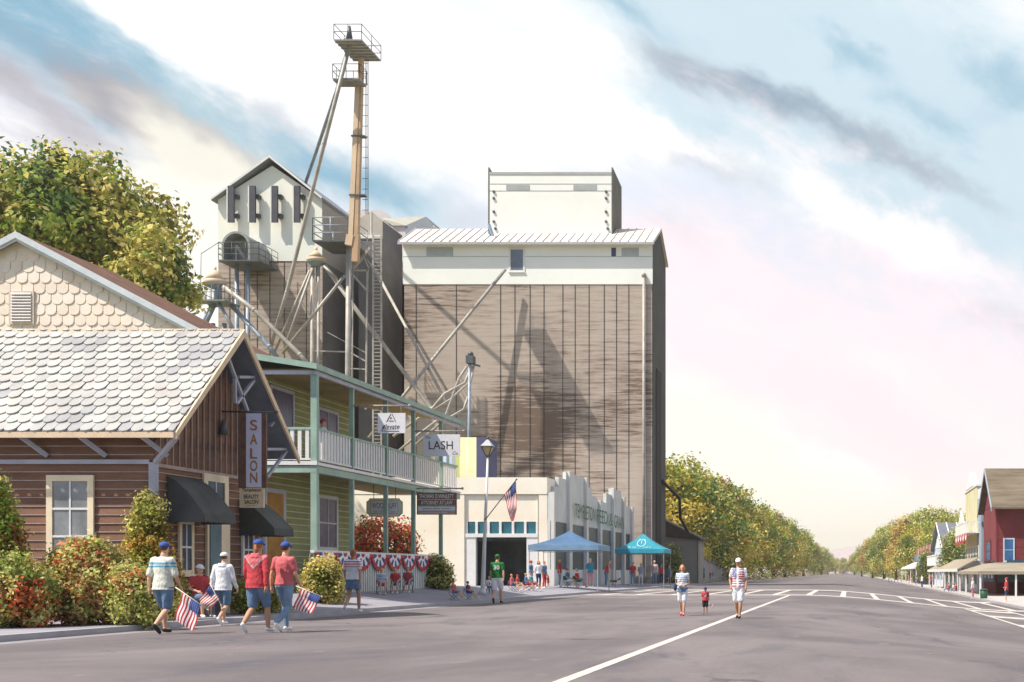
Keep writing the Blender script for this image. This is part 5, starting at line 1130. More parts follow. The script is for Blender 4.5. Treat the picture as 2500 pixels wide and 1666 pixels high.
# ================================================================ PEOPLE
def remesh(mb, vox, sm=2):
    me = mb.mesh('tmp', []) ; ob = bpy.data.objects.new('tmp', me); COL.objects.link(ob)
    r = ob.modifiers.new('r', 'REMESH'); r.mode = 'VOXEL'; r.voxel_size = vox; r.use_smooth_shade = True
    if sm: s = ob.modifiers.new('s', 'SMOOTH'); s.iterations = sm; s.factor = .5
    dg = bpy.context.evaluated_depsgraph_get(); out = bpy.data.meshes.new_from_object(ob.evaluated_get(dg))
    bpy.data.objects.remove(ob); return out
V = Vector
def joints(pose, rng_=None):
    J = {'hz':0., 'lean':0., 'tilt':0.}
    st = lambda s: [V((s*.09,0,.90)), V((s*.10,.015,.49)), V((s*.105,-.02,.085)), V((s*.125,.13,.03))]
    arm = lambda s, sw=0: [V((s*.175,-.005,1.405)), V((s*.235,-.03+sw*.4,1.13)), V((s*.245,.03+sw,.90)), V((s*.235,.06+sw*1.2,.80))]
    if pose == 'stand': J['legs'] = [st(-1), st(1)]; J['arms'] = [arm(-1), arm(1)]
    elif pose == 'weight':       # one knee easy, hands in front
        J['legs'] = [st(-1), [V((.09,0,.9)), V((.14,.07,.5)), V((.16,.05,.085)), V((.2,.19,.03))]]
        J['arms'] = [arm(-1), [V((.175,0,1.405)), V((.24,-.02,1.14)), V((.12,.17,1.05)), V((.05,.2,1.03))]]
    elif pose in ('walk', 'walkb'):
        a = [V((-.09,0,.89)), V((-.10,.17,.51)), V((-.10,.20,.10)), V((-.11,.36,.045))]
        b = [V((.09,0,.89)), V((.09,.0,.48)), V((.08,-.33,.19)), V((.09,-.22,.04))]
        if pose == 'walkb': a, b = [V((-v.x,v.y,v.z)) for v in a], [V((-v.x,v.y,v.z)) for v in b]
        s = 1 if pose == 'walk' else -1
        J['legs'] = [a, b]; J['arms'] = [arm(-1, -.10*s), arm(1, .14*s)]; J['lean'] = .05
    elif pose == 'stroll':       # facing us, feet close
        J['legs'] = [[V((-.09,0,.9)), V((-.08,.07,.49)), V((-.05,.10,.085)), V((-.06,.25,.03))], [V((.09,0,.9)), V((.08,-.02,.48)), V((.05,-.16,.13)), V((.06,-.03,.03))]]
        J['arms'] = [arm(-1, .04), [V((.175,0,1.405)), V((.27,-.05,1.14)), V((.22,.05,.93)), V((.2,.08,.86))]]
    elif pose == 'carry':
        J['legs'] = joints('stroll')['legs']; J['arms'] = [[V((-.17,0,1.405)), V((-.23,-.02,1.13)), V((-.06,.19,1.03)), V((.02,.2,1.02))], [V((.17,0,1.405)), V((.22,-.05,1.12)), V((.07,.16,1.02)), V((-.02,.2,1.0))]]
    elif pose == 'lead':         # bending to hold a lead
        J['legs'] = [st(-1), st(1)]; J['lean'] = .32; J['arms'] = [[V((-.17,.13,1.38)), V((-.2,.24,1.12)), V((-.15,.38,.92)), V((-.14,.42,.83))], [V((.17,.13,1.38)), V((.2,.28,1.12)), V((.13,.45,.95)), V((.12,.5,.86))]]
    elif pose in ('sit', 'sitlong'):
        J['hz'] = -.42; J['lean'] = -.06 if pose == 'sitlong' else .05
        f = .72 if pose == 'sitlong' else .42
        J['legs'] = [[V((s*.09,.0,.50)), V((s*.11,.40,.53)), V((s*.12,f,.09 if pose == 'sit' else .10)), V((s*.13,f+.12,.03 if pose == 'sit' else .16))] for s in (-1, 1)]
        J['arms'] = [[V((s*.175,0,.985)), V((s*.24,.03,.73)), V((s*.15,.24,.66)), V((s*.13,.33,.62))] for s in (-1, 1)]
    elif pose == 'kerbsit':
        J['hz'] = -.72; J['lean'] = .10
        J['legs'] = [[V((s*.09,.0,.18)), V((s*.11,.36,.40)), V((s*.12,.62,.08)), V((s*.13,.75,.03))] for s in (-1, 1)]
        J['arms'] = [[V((s*.175,.04,.69)), V((s*.22,.12,.46)), V((s*.14,.33,.42)), V((s*.1,.42,.40))] for s in (-1, 1)]
    return J
TOR = [(.84,.10,.085),(.88,.160,.115),(.94,.168,.120),(1.02,.150,.108),(1.12,.142,.100),(1.24,.160,.112),(1.34,.175,.112),(1.40,.172,.100),(1.44,.125,.085),(1.47,.068,.062),(1.54,.055,.058)]
def tor(J, z0, z1, grow, w=1.):
    o = []
    for z, a, b in TOR:
        if z < z0-1e-6 or z > z1+1e-6: continue
        o.append((0, J['lean']*(z-.9), z+J['hz'], a*w+grow, b*w+grow))
    return o
def headc(J): return V((0, J['lean']*.75+.015, 1.635+J['hz']))
def limb(mb, pts, rs, n=10):
    P = [V(p) for p in pts]; mb.tube(P, rs, n)
    for p, r in zip(P, rs): mb.ball(p, r, n=n, k=6)
def body_mesh(J, vox, w=1., head=1., fine=False):
    mb = MB(); mb.rings(tor(J, .80, 1.6, 0, w), 16)
    for hip, kn, an, toe in J['legs']:
        limb(mb, [hip, hip.lerp(kn,.5), kn, kn.lerp(an,.35), an], [.088*w,.073*w,.052,.054*w,.036], 10)
        limb(mb, [an+V((0,-.02,-.02)), an.lerp(toe,.6), toe], [.036,.033,.026], 8)
    for sh, el, wr, hd in J['arms']:
        limb(mb, [sh, sh.lerp(el,.5), el, el.lerp(wr,.4), wr], [.052*w,.043*w,.035,.036*w,.024], 9)
        d = (hd-wr).normalized(); side = V((math.copysign(1, sh.x),0,0)); fwd = d.cross(side).normalized()
        if fwd.y < 0: fwd = -fwd
        pc = wr+d*.045; limb(mb, [wr+d*.01, wr+d*.075], [.024,.030], 8); limb(mb, [wr+d*.03+fwd*.02, wr+d*.075+fwd*.02], [.018,.018], 8)
        rf_ = .0098 if fine else .012
        for i, l in enumerate((.066,.076,.070,.054)):
            o = fwd*(.030-.020*i)+wr+d*.085; q = o+d*l*.5-side*.004; e = o+d*l*.85-side*.022
            mb.tube([o-d*.02, q, e], [rf_, rf_, rf_*.8], 6); mb.ball(e, rf_*.8, n=6, k=4)
        o = wr+d*.04+fwd*.032; mb.tube([o, o+d*.03+fwd*.018, o+d*.055+fwd*.018-side*.01], [rf_*1.15,rf_,rf_*.85], 6)
    c = headc(J); h = head
    mb.ball(c+V((0,-.012,.022*h)), .076*h, .092*h, .096*h, 16, 12); mb.ball(c+V((0,.022*h,-.045*h)), .055*h, .062*h, .062*h, 12, 8)
    mb.tube([V((0,J['lean']*.58,1.46+J['hz'])), c+V((0,-.01,-.05))], [.058,.05], 10)
    mb.tube([c+V((0,.082*h,.012*h)), c+V((0,.100*h,-.022*h))], [.008*h,.015*h], 6); mb.ball(c+V((0,.075*h,-.058*h)), .024*h, .012*h, .008*h, 8, 5)
    for s in (-1, 1): mb.ball(c+V((s*.077*h,-.008,-.005)), .010*h, .020*h, .028*h, 8, 5)
    return remesh(mb, vox, 1)
from mathutils import noise as mnoise
def folds(me, amp):
    me.update(); nv = [v.normal.copy() for v in me.vertices]
    for v, n in zip(me.vertices, nv):
        c = v.co; a = mnoise.noise(V((c.x*14+c.z*5, c.y*14, c.z*6)))+.6*mnoise.noise(V((c.x*30, c.y*30, c.z*16+7))); v.co = c+n*a*amp
    me.update(); return me
def top_mesh(J, vox, kind, w=1.):
    mb = MB(); g = .026 if kind != 'hoodie' else .038; z0 = {'tee':.90, 'polo':.86, 'hoodie':.86, 'tunic':.84, 'tank':.9}.get(kind, .9)
    if kind == 'tee': z0 = .93
    mb.rings([(0,J['lean']*(z0-.9),z0-.015+J['hz'],.168*w+g,.124*w+g)]+tor(J, z0+.005, 1.455, g, w)+[(0,J['lean']*.57,1.475+J['hz'],.072+g*.4,.066+g*.4)], 20)
    f = {'tee':.62, 'polo':.95, 'hoodie':2., 'tunic':.45, 'tank':.1}.get(kind, .6)
    for sh, el, wr, hd in J['arms']:
        if f <= 1: limb(mb, [sh, sh.lerp(el, f*.6), sh.lerp(el, f)], [.066*w+.004,.062*w,.060*w], 10)
        else: limb(mb, [sh, sh.lerp(el,.6), el, el.lerp(wr,.9)], [.074,.065,.056,.044], 10)
    if kind == 'hoodie':
        mb.rings([(0,-.06+J['lean']*.5,1.37+J['hz'],.05,.03),(0,-.095+J['lean']*.5,1.42+J['hz'],.12,.06),(0,-.06+J['lean']*.55,1.50+J['hz'],.10,.08)], 14)
    return folds(remesh(mb, vox, 2), .011)
def bottom_mesh(J, vox, kind, w=1.):
    mb = MB(); g = .016
    sit = J['hz'] < -.1
    mb.rings(tor(J, .84, 1.03, g, w), 18)
    for hip, kn, an, toe in J['legs']:
        if kind == 'shorts': e = hip.lerp(kn, .86); limb(mb, [hip, hip.lerp(kn,.5), e], [.105*w,.098*w,.088*w], 12)
        elif kind == 'shortshorts': e = hip.lerp(kn, .5); limb(mb, [hip, hip.lerp(kn,.25), e], [.105*w,.100*w,.095*w], 12)
        elif kind == 'pants': limb(mb, [hip, hip.lerp(kn,.5), kn, kn.lerp(an,.4), an+V((0,0,.02))], [.100*w,.086*w,.064,.062,.050], 12)
        elif kind == 'skirt':
            limb(mb, [hip, hip.lerp(kn,.45)], [.10*w,.10*w], 12)
    if kind == 'skirt' and not sit: mb.rings([(0,0,.66,.205,.165),(0,0,.80,.190,.145),(0,0,.95,.160,.118)], 20)
    return folds(remesh(mb, vox, 2), .010)
def shoe_mesh(J, vox, i):
    mb = MB()
    for hip, kn, an, toe in J['legs'][i:i+1]:
        heel = an+(an-toe).normalized()*.035+V((0,0,-.045)) if (an-toe).length > 0 else an
        heel.z = max(heel.z, .035); t = toe.copy(); t.z = max(t.z, .032)
        limb(mb, [heel, heel.lerp(t,.5), t], [.040,.042,.034], 10)
    return remesh(mb, vox, 1)
def hair_mesh(J, style, head=1.):
    c = headc(J); h = head; mb = MB()
    mb.ball(c+V((0,-.026*h,.034*h)), .083*h, .090*h, .096*h, 18, 12)
    if style == 'long':
        mb.rings([(c.x,c.y-.075*h,c.z-.26*h,.05*h,.03*h),(c.x,c.y-.075*h,c.z-.18*h,.095*h,.045*h),(c.x,c.y-.05*h,c.z-.06*h,.098*h,.062*h),(c.x,c.y-.03*h,c.z+.06*h,.086*h,.08*h)], 16)
        for s in (-1, 1): mb.tube([c+V((s*.078*h,.01,.05*h)), c+V((s*.09*h,.025,-.06*h)), c+V((s*.085*h,.02,-.17*h))], [.02*h,.026*h,.012*h], 8)
    if style == 'braid':
        mb.rings([(c.x,c.y-.06*h,c.z-.09*h,.05*h,.05*h),(c.x,c.y-.04*h,c.z,.084*h,.07*h)], 14)
        for i in range(6): mb.ball(c+V((.006*(i % 2),-.095*h-.004*i,-.09*h-.042*i*h)), .026*h*(1-.07*i), None, .028*h, 8, 6)
    if style == 'pony':
        mb.tube([c+V((0,-.10*h,0)), c+V((.02,-.13*h,-.07*h)), c+V((.015,-.12*h,-.18*h)), c+V((0,-.11*h,-.24*h))], [.03*h,.034*h,.026*h,.01*h], 8)
    return remesh(mb, .009, 1)
def cap_mesh(J, head=1., wide=False):
    c = headc(J); h = head; mb = MB(); n = 20
    secs = [(c.x,c.y-.012*h,c.z+.034*h,.087*h,.101*h)]
    for i in range(1, 8): t = math.pi/2*i/7.2; secs.append((c.x,c.y-.012*h,c.z+.034*h+.092*h*math.sin(t),.087*h*math.cos(t)**.8,.101*h*math.cos(t)**.8))
    mb.rings(secs, n); mb.ball((c.x,c.y-.012*h,c.z+.128*h), .010*h, n=8, k=4)
    pts = []
    if wide: mb.rings([(c.x,c.y-.012*h,c.z+.028*h,.15*h,.165*h),(c.x,c.y-.012*h,c.z+.040*h,.145*h,.16*h)], 24)
    else:
        for k in range(9): t = math.pi*k/8; pts.append((c.x+.075*h*math.cos(t), c.y+.068*h+.088*h*math.sin(t), c.z+.034*h-.022*h*math.sin(t)))
        mb.prism(pts, (0,0,.012*h))
    return mb.mesh('cap', [])
PC = {}
def cached(key, fn):
    if key not in PC: PC[key] = fn()
    return PC[key]
def dress(mesh, name, mats, root, paint_fn=None, key=None):
    """garment: shared mesh, its own cloth colour; paint_fn gives a printed pattern by place on the cloth"""
    if paint_fn:
        me = mesh.copy(); me.materials.clear()
        for m in mats: me.materials.append(m)
        for p in me.polygons: p.material_index = paint_fn(p.center)
        o = bpy.data.objects.new(name, me); COL.objects.link(o)
    else:
        if not len(mesh.materials): mesh.materials.append(mats[0])
        o = bpy.data.objects.new(name, mesh); COL.objects.link(o)
        o.material_slots[0].link = 'OBJECT'; o.material_slots[0].material = mats[0]
    o.parent = root; ORG[o.name] = (0,0,0); return o
SK = [M('skin_fair', (.62,.36,.24), .6, .06, 6, fine=.03), M('skin_tan', (.48,.26,.16), .6, .06, 6, fine=.03), M('skin_brown', (.26,.14,.085), .6, .06, 6, fine=.03)]
def cloth(name, rgb): return M('cloth_'+name, rgb, .9, .14, 7, .15, fine=.06, fscale=60)
CL = dict(cream=cloth('cream', (.66,.66,.56)), white=cloth('white', (.78,.78,.80)), red=cloth('red', (.50,.055,.065)), rose=cloth('rose', (.60,.14,.15)), denim=cloth('denim', (.12,.19,.30)), jean=cloth('pale_denim', (.20,.30,.42)),
    navy=cloth('navy', (.03,.05,.14)), blue=cloth('blue', (.05,.18,.35)), teal=cloth('teal', (.03,.22,.30)), green=cloth('green', (.02,.16,.035)), black=cloth('black', (.03,.03,.035)), pinkp=cloth('pink', (.62,.22,.26)), grey=cloth('grey', (.40,.40,.42)), khaki=cloth('khaki', (.38,.30,.20)), sky=cloth('skyblue', (.30,.45,.62)), blush=cloth('blush', (.60,.45,.46)), royal=cloth('royal', (.04,.09,.34)))
HR = dict(brown=M('hair_brown', (.10,.045,.02), .6, .3, 20), auburn=M('hair_auburn', (.33,.12,.04), .6, .3, 20), blond=M('hair_blond', (.50,.36,.16), .6, .3, 20), grey=M('hair_grey', (.50,.50,.50), .6, .2, 20), dark=M('hair_dark', (.03,.022,.02), .6, .3, 20))
eye_m = M('eye_dark', (.02,.015,.012), .3, .1, 5)
def person(px, pyf, pyt, pose, rz, label, top, topc, bot, botc, hair=('short','brown'), cap=None, skin=0, shoes='white', lod=0, group=None, w=1., head=1., loc=None, h=None, tp=None, sc=None, wide=False):
    p = Vector(loc) if loc else foot(px, pyf)
    full = {'sit':1.33, 'sitlong':1.33, 'kerbsit':1.03}.get(pose, 1.755)+(.015 if cap else 0)
    hh = h if h else (pyf-pyt)/F*p.y
    t = thing('person', label, 'person', p, group, rz, local=True); s = sc or hh/full; t.scale = (s*.98,s*.98,s)
    J = joints(pose); vx = .0095 if lod else .018; fine = bool(lod)
    k = (pose, lod, w, head)
    bm_ = cached(('b',)+k, lambda: body_mesh(J, vx, w, head, fine)); dress(bm_, 'body', [SK[skin]], t)
    tm = cached(('t',top)+k, lambda: top_mesh(J, .011 if lod else .018, top, w)); tn = {'hoodie':'hoodie','polo':'shirt','tee':'shirt','tunic':'tunic','tank':'shirt'}[top]
    if tp: dress(tm, tn, tp[0], t, tp[1])
    else: dress(tm, tn, [CL[topc]], t)
    bt = cached(('p',bot)+k, lambda: bottom_mesh(J, .011 if lod else .018, bot, w)); dress(bt, {'pants':'trousers','skirt':'skirt'}.get(bot, 'shorts'), [CL[botc]], t)
    for i in (0, 1): dress(cached(('s',i)+k, lambda: shoe_mesh(J, .010 if lod else .016, i)), 'shoe', [CL[shoes]], t)
    if hair: dress(cached(('h',hair[0])+k, lambda: hair_mesh(J, hair[0], head)), 'hair', [HR[hair[1]]], t)
    if cap: dress(cached(('c',wide)+k, lambda: cap_mesh(J, head*1.04, wide)), 'hat' if wide else 'cap', [CL[cap]], t)
    if lod:
        c = headc(J); mb = MB()
        for s_ in (-1, 1): mb.ball(c+V((s_*.030*head,.079*head,.008*head)), .0085*head, .006, .0065*head, 8, 5)
        part(mb, 'eyes', eye_m, t)
    return t
# ---- the group walking away on the left
stripe2 = (lambda c: 1 if (1.33 < c.z < 1.365) or (1.27 < c.z < 1.30) else 0)
blue_s = cloth('stripe_blue', (.12,.35,.50))
pA = person(398,1548,1322,'walk',-.12,'person in cream shirt with blue stripes and blue cap carrying the larger flag','polo','cream','shorts','denim',('short','brown'),'royal',0,'black',1,'spectators walking away on the left', tp=([CL['cream'],blue_s], stripe2), w=1.06)
pC = person(545,1527,1348,'walk',-.05,'person in white hooded top, white cap and denim shorts seen from behind','hoodie','white','shorts','denim',('short','brown'),'white',0,'white',1,'spectators walking away on the left')
hood = (lambda c: 1 if (c.y < -.05 and 1.21+abs(c.x)*1.0 < c.z < 1.24+abs(c.x)*1.0) else (2 if (c.y < -.03 and c.z > 1.24+abs(c.x)*1.0) else 0))
pD = person(628,1546,1316,'walkb',-.1,'person in bright red hooded top with pony tail and blue cap','hoodie','red','shorts','denim',('pony','auburn'),'royal',1,'white',1,'spectators walking away on the left', tp=([CL['red'],CL['grey'],CL['rose']], hood), w=1.08)
pE = person(694,1543,1322,'walk',-.2,'person in red tee and blue jeans with brimmed blue cap lowering a flag','tee','rose','pants','jean',('short','brown'),'royal',0,'white',1,'spectators walking away on the left')
pF = person(861,1497,1341,'walkb',.0,'person with long brown braid, red striped white top and denim skirt','tee','white','skirt','denim',('braid','auburn'),None,1,'white',1,None, tp=([CL['white'],CL['rose']], lambda c: 1 if c.z > 1.26 and int((c.z+2)*28) % 2 else 0))
pG = person(1214,1474,1353,'walkb',.1,'person in green jersey number 30, green cap and white shorts walking off the pavement','tee','green','shorts','white',('short','brown'),'green',0,'black',1,None, w=1.12)
text('30', 'number', CL['white'], pG, (0,-.158,1.29), (1,0,0), (0,0,1), width=.21, height=.15, depth=.0, bold=.02)
pH = person(1666,1504,1379,'carry',math.pi,'person with long auburn hair and blue striped tunic carrying a dark bag','tunic','sky','shorts','white',('long','auburn'),None,0,'red',1,'family strolling on the road', tp=([CL['sky'],CL['white'],CL['denim']], lambda c: 2 if c.z < .98 else (1 if int((c.z+2)*26) % 2 else 0)))
mb = MB(); mb.ball((.25,-.02,.98), .07, .10, .13, 12, 8); mb.tube([(.22,0,1.1),(.17,.02,1.42),(.10,-.06,1.47)], .012, 6); part(mb, 'bag', CL['navy'], pH)
patch = (lambda c: (2 if c.z > 1.26 and c.x > 0 else (1 if int((c.z+2)*34) % 2 else 0)) if (c.y > .06 and abs(c.x) < .07 and 1.13 < c.z < 1.33) else 0)
pI = person(1722,1500,1435,'stand',math.pi+.1,'small child in red shirt and blue cap between two adults on the road','tee','red','shorts','black',('short','dark'),'navy',1,'black',1,'family strolling on the road', tp=([CL['red'],CL['white'],CL['navy']], patch), head=1.35, w=1.1)
def flagshirt(c):
    if c.y < .03 and abs(c.x) < .16: return 1 if int((c.z+2)*30) % 2 else 0
    if c.x > .03 and c.x < .16 and c.z > 1.19: return 3 if (int(c.x*70)+int(c.z*70)) % 4 == 0 else 2
    if abs(c.x) > .19: return 1
    if abs(c.x) < .028: return 1
    return 1 if int((c.z+2)*30) % 2 else 0
pJ = person(1803,1510,1362,'stroll',math.pi-.1,'person in stars and stripes shirt, white shorts and white cap nearest the centre line','tee','white','shorts','white',('short','dark'),'white',1,'black',1,'family strolling on the road', tp=([CL['red'],CL['white'],CL['royal'],CL['white']], flagshirt), w=1.08)
# ---- bench and seated child
YBn = 31.6; bx0 = W(430,0,YBn).x; bx1 = bx0+1.25
bench = thing('park_bench', 'weathered slatted bench against the salon beside the conical shrub', 'bench', (bx0+.6, YBn, .1))
wd = M('bench_wood', (.30,.22,.15), .8, .25, 4, stretch=(.5,3,3))
mb = MB()
for i in range(4): mb.box(bx0, bx1, YBn-.42+.11*i, YBn-.34+.11*i, .53, .56)
part(mb, 'seat', wd, bench); mb = MB()
for i in range(5): mb.box(bx0, bx1, YBn+.03+.02*i, YBn+.055+.02*i, .62+.10*i, .69+.10*i)
part(mb, 'backrest', wd, bench)
for x in (bx0+.08, bx1-.14):
    for y in (YBn-.4, YBn+.02): mb = MB(); mb.box(x, x+.06, y, y+.06, .08, .53 if y < YBn-.1 else 1.1); part(mb, 'leg', steel_d, bench)
person(0,0,0,'sit',-2.2,'child in red shirt and white cap sitting hunched on the slatted bench','tee','red','shorts','denim',('short','brown'),'white',0,'white',1, loc=(W(497,0,YBn).x, YBn-.22, .10), h=1.36)
# ---- balcony
person(0,0,0,'weight',-1.4,'person in white shirt and red cap standing on the balcony by the purple door','tee','white','pants','grey',('short','brown'),'red',0,'white',0, loc=(-19.55, 45.6, 5.03), h=1.93)
# ---- folding chairs and seated spectators
def chair_proto(col, loc, label, s, rz, group):
    t = thing('folding_chair', label, 'chair', loc, group, rz, local=True); t.scale = (s,)*3
    mb = MB(); mb.box(-.23, .23, -.2, .22, .40, .425); part(mb, 'seat', col, t)
    mb = MB(); mb.box(-.23, .23, -.24, -.22, .55, .82); part(mb, 'backrest', col, t)
    mb = MB()
    for x in (-.23, .23): mb.beam((x,-.22,.86), (x,-.22,.40), .025); mb.beam((x,.22,.40), (x,-.24,.0), .025); mb.beam((x,-.22,.40), (x,.24,.0), .025)
    part(mb, 'frame', steel_d, t); return t
def seated(px, pyf, pyt, rz, who, top, topc, bot, botc, hair, cap, chair, chairc, pose='sitlong', skin=0, wide=False, tp=None, shoes='white'):
    p = foot(px, pyf)
    if px < 1000: Yq_ = 17.65*F/(VX-px); p = V((-17.65, Yq_, gz(-17.65, Yq_)))       # just in front of the slat fence
    h = (pyf-pyt)/F*p.y*(1.05 if px < 1000 else 1.); s = h/1.345
    person(px, pyf, pyt, pose, rz, who, top, topc, bot, botc, hair, cap, skin, shoes, 0, 'seated spectators', loc=p, h=h, wide=wide, tp=tp)
    if chair: chair_proto(CL[chairc], p, chair, s, rz, 'low chairs of the spectators')
fs = math.pi
seated(932,1441,1380,fs+.5,'seated child in striped shirt and pink shorts, leftmost of the fence trio','tee','white','shorts','rose',('short','blond'),None,'low chair under the child in the striped shirt','sky','sit', tp=([CL['white'],CL['blue']], lambda c: int((c.z+2)*20) % 2))
seated(965,1441,1381,fs+.3,'seated child in plain red shirt in the middle of the trio by the fence','tee','red','shorts','denim',('short','auburn'),None,'low chair under the middle child of the fence trio','sky','sit')
seated(996,1440,1380,fs+.2,'seated child in red shirt with teal sleeves, rightmost of the trio by the fence','tee','red','shorts','denim',('short','auburn'),None,'low chair under the rightmost child of the fence trio','sky','sit', tp=([CL['red'],CL['teal']], lambda c: 1 if abs(c.x) > .16 else 0))
q = -1.75
seated(1108,1447,1399,q,'seated person in rose shirt and red cap right of the dark olive shrub','tee','rose','shorts','denim',('short','brown'),'red','white low chair nearest the dark olive shrub','white')
seated(1143,1448,1403,q,'seated person in dark wide hat and red-fronted navy shirt left of the lamp post','tee','navy','shorts','royal',('short','brown'),'navy','white low chair just left of the lamp post','white', wide=True, tp=([CL['navy'],CL['red']], lambda c: 1 if c.y > .02 and abs(c.x) < .12 else 0))
seated(1194,1446,1403,fs+.6,'seated fair-haired person in white flag print shirt just left of the green jersey','tee','white','pants','denim',('short','blond'),None,'low chair between the lamp post and the green jersey','white','sit', tp=([CL['white'],CL['red'],CL['navy']], lambda c: (2 if c.x > 0 and c.z > .78 else 1) if c.y > .07 and abs(c.x) < .05 and .7 < c.z < .85 else 0))
seated(1250,1444,1402,q,'seated blond person in pink shirt and navy shorts just right of the green jersey','tee','rose','shorts','navy',('short','blond'),None,'low chair under the blond person in pink','sky')
seated(1264,1443,1403,q,'seated person in dark red shirt and red cap inside the garage doorway edge','tee','red','shorts','khaki',('short','brown'),'red','low chair at the right edge of the garage doorway','sky')
seated(1285,1442,1400,q+.3,'seated fair-haired child in blue top, left of a pair beside the doorway','tee','blue','shorts','red',('short','blond'),None,'red low chair, left of the pair beside the doorway','red')
seated(1298,1442,1399,q+.3,'seated brown-haired child in teal top, right of a pair beside the doorway','tee','teal','shorts','red',('short','auburn'),None,'red low chair, right of the pair beside the doorway','red')
seated(1386,1436,1388,q,'seated person in blue shirt and red cap under the blue canopy','tee','blue','shorts','white',('short','brown'),'red','dark green low chair, left one under the blue canopy','green')
seated(1409,1435,1389,q,'seated person in red shirt and teal cap under the blue canopy','tee','red','shorts','teal',('short','brown'),'teal','dark green low chair, right one under the blue canopy','green')
# ---- standing spectators in front of the stores
ST = 'standing spectators on the left pavement'
std = [
 (1296,1436,1368,'weight',-1.6,'standing person in blue shirt and red cap left of the blue canopy leg','tee','blue','shorts','grey',('short','brown'),'red'),
 (1315,1436,1369,'stand',-2.4,'standing person with long auburn hair in white flag print shirt and dark trousers','tee','white','pants','navy',('long','auburn'),None),
 (1329,1436,1370,'stand',-2.0,'standing person in slate top and red trousers at the blue canopy leg','tee','denim','pants','red',('short','auburn'),None),
 (1338,1435,1405,'stand',-2.0,'little child in red dress standing beside the red trousers','tee','red','skirt','red',('long','brown'),None),
 (1366,1433,1364,'stand',-1.4,'fair-haired person in red shirt and jeans under the blue canopy','polo','red','pants','jean',('short','blond'),None),
 (1441,1432,1364,'stand',-2.6,'grey-haired person in teal shirt and pink trousers beside the blue canopy','polo','teal','pants','pinkp',('short','grey'),None),
 (1480,1432,1367,'lead',-1.6,'person in dark red shirt leaning forward to hold the lead of a small dog','tee','red','pants','denim',('short','brown'),None),
 (1545,1430,1373,'stand',3.0,'dark-haired person in red shirt and jeans under the teal canopy','tee','red','pants','jean',('short','dark'),None),
 (1565,1430,1376,'weight',3.3,'standing person in blue shirt and white trousers under the teal canopy','tee','sky','pants','white',('short','auburn'),None),
 (1598,1429,1369,'stand',3.0,'standing grey-haired person in blush shirt and jeans in front of the dark elevator corner','polo','blush','pants','jean',('short','grey'),None),
 (1615,1426,1377,'stand',3.2,'standing person in red shirt and teal cap just past the elevator corner','tee','red','pants','navy',('short','brown'),'teal'),
 (1634,1426,1381,'stand',3.0,'standing blond person in teal dress in front of the pale green bush','tunic','teal','shortshorts','teal',('long','blond'),None),
 (1688,1422,1393,'stand',3.2,'small figure in red shirt behind the auburn-haired walker','tee','red','shorts','navy',('short','brown'),None),
 (1717,1423,1380,'stand',-2.0,'standing person in teal shirt in front of the low grey wall','polo','teal','shorts','green',('short','dark'),None),
 (1733,1421,1395,'stand',3.0,'child in red shirt, left of two children by the low grey wall','tee','red','shorts','sky',('short','blond'),None),
 (1742,1421,1393,'stand',3.0,'child in pale blue shirt, right of two children by the low grey wall','tee','sky','shorts','white',('short','blond'),None),
 (1757,1418,1395,'stand',3.2,'farther child in pink shirt, left of the last pair along the wall','tee','rose','shorts','white',('short','auburn'),None),
 (1770,1418,1395,'stand',2.8,'farther child in dark red shirt, right of the last pair along the wall','tee','red','shorts','denim',('short','brown'),None)]
for a in std:
    px, pf, pt, pose, rz, lab, tk, tcol, bk, bc, hr, cp = a
    person(px, pf, pt, pose, rz, lab, tk, tcol, bk, bc, hr, cp, 0, 'white', 0, ST)
SR = 'spectators on the far side pavement'
for a in [
 (2375,1458,1408,'stand',1.2,'person in white top and pink trousers left of the green litter bin','tee','white','pants','pinkp',('short','blond'),None),
 (2457,1470,1410,'weight',1.3,'person in red cap, red shirt and denim shorts in front of the red shop','polo','red','shorts','navy',('short','brown'),'red'),
 (2219,1428,1404,'stand',1.6,'person in rose shirt and white shorts, leftmost of four before the blue shop','tee','rose','shorts','white',('short','brown'),None),
 (2236,1430,1405,'stand',1.8,'person in teal shirt, second of four before the blue shop','tee','teal','shorts','red',('short','auburn'),None),
 (2251,1436,1403,'stand',2.0,'person in white shirt and navy trousers, third of four before the blue shop','tee','white','pants','navy',('long','auburn'),None),
 (2274,1438,1404,'stand',1.4,'person in red shirt and dark trousers, rightmost of four before the blue shop','tee','red','pants','navy',('short','brown'),None),
 (2170,1424,1411,'stand',1.6,'tiny figure in dark coat, farthest down the far side pavement','polo','black','pants','navy',('short','dark'),None),
 (2176,1423,1410,'stand',1.9,'tiny figure in white top, second farthest down the far side pavement','tee','white','pants','black',('short','dark'),None),
 (2184,1424,1411,'stand',1.6,'tiny figure in blue top, third farthest down the far side pavement','tee','blue','pants','navy',('short','dark'),None),
 (2192,1425,1410,'stand',1.6,'tiny figure in rose top, fourth farthest down the far side pavement','tee','rose','pants','denim',('short','brown'),None),
 (2200,1425,1408,'stand',1.6,'tiny figure in red top, nearest of the distant five on the far side pavement','tee','red','pants','denim',('short','brown'),None)]:
    px, pf, pt, pose, rz, lab, tk, tcol, bk, bc, hr, cp = a
    person(px, pf, pt, pose, rz, lab, tk, tcol, bk, bc, hr, cp, 0, 'white', 0, SR)
for px, lab, tcol, hc in ((2317,'person in rose shirt sitting on the far side kerb, left one','rose','brown'),(2329,'person in white shirt sitting on the far side kerb, middle one','white','blond'),(2335,'person in red shirt sitting on the far side kerb, right one','red','brown')):
    p = foot(px,1446); person(0,0,0,'kerbsit',1.5,lab,'tee',tcol,'pants','denim',('short',hc),None,0,'white',0,SR, loc=p, h=.95)
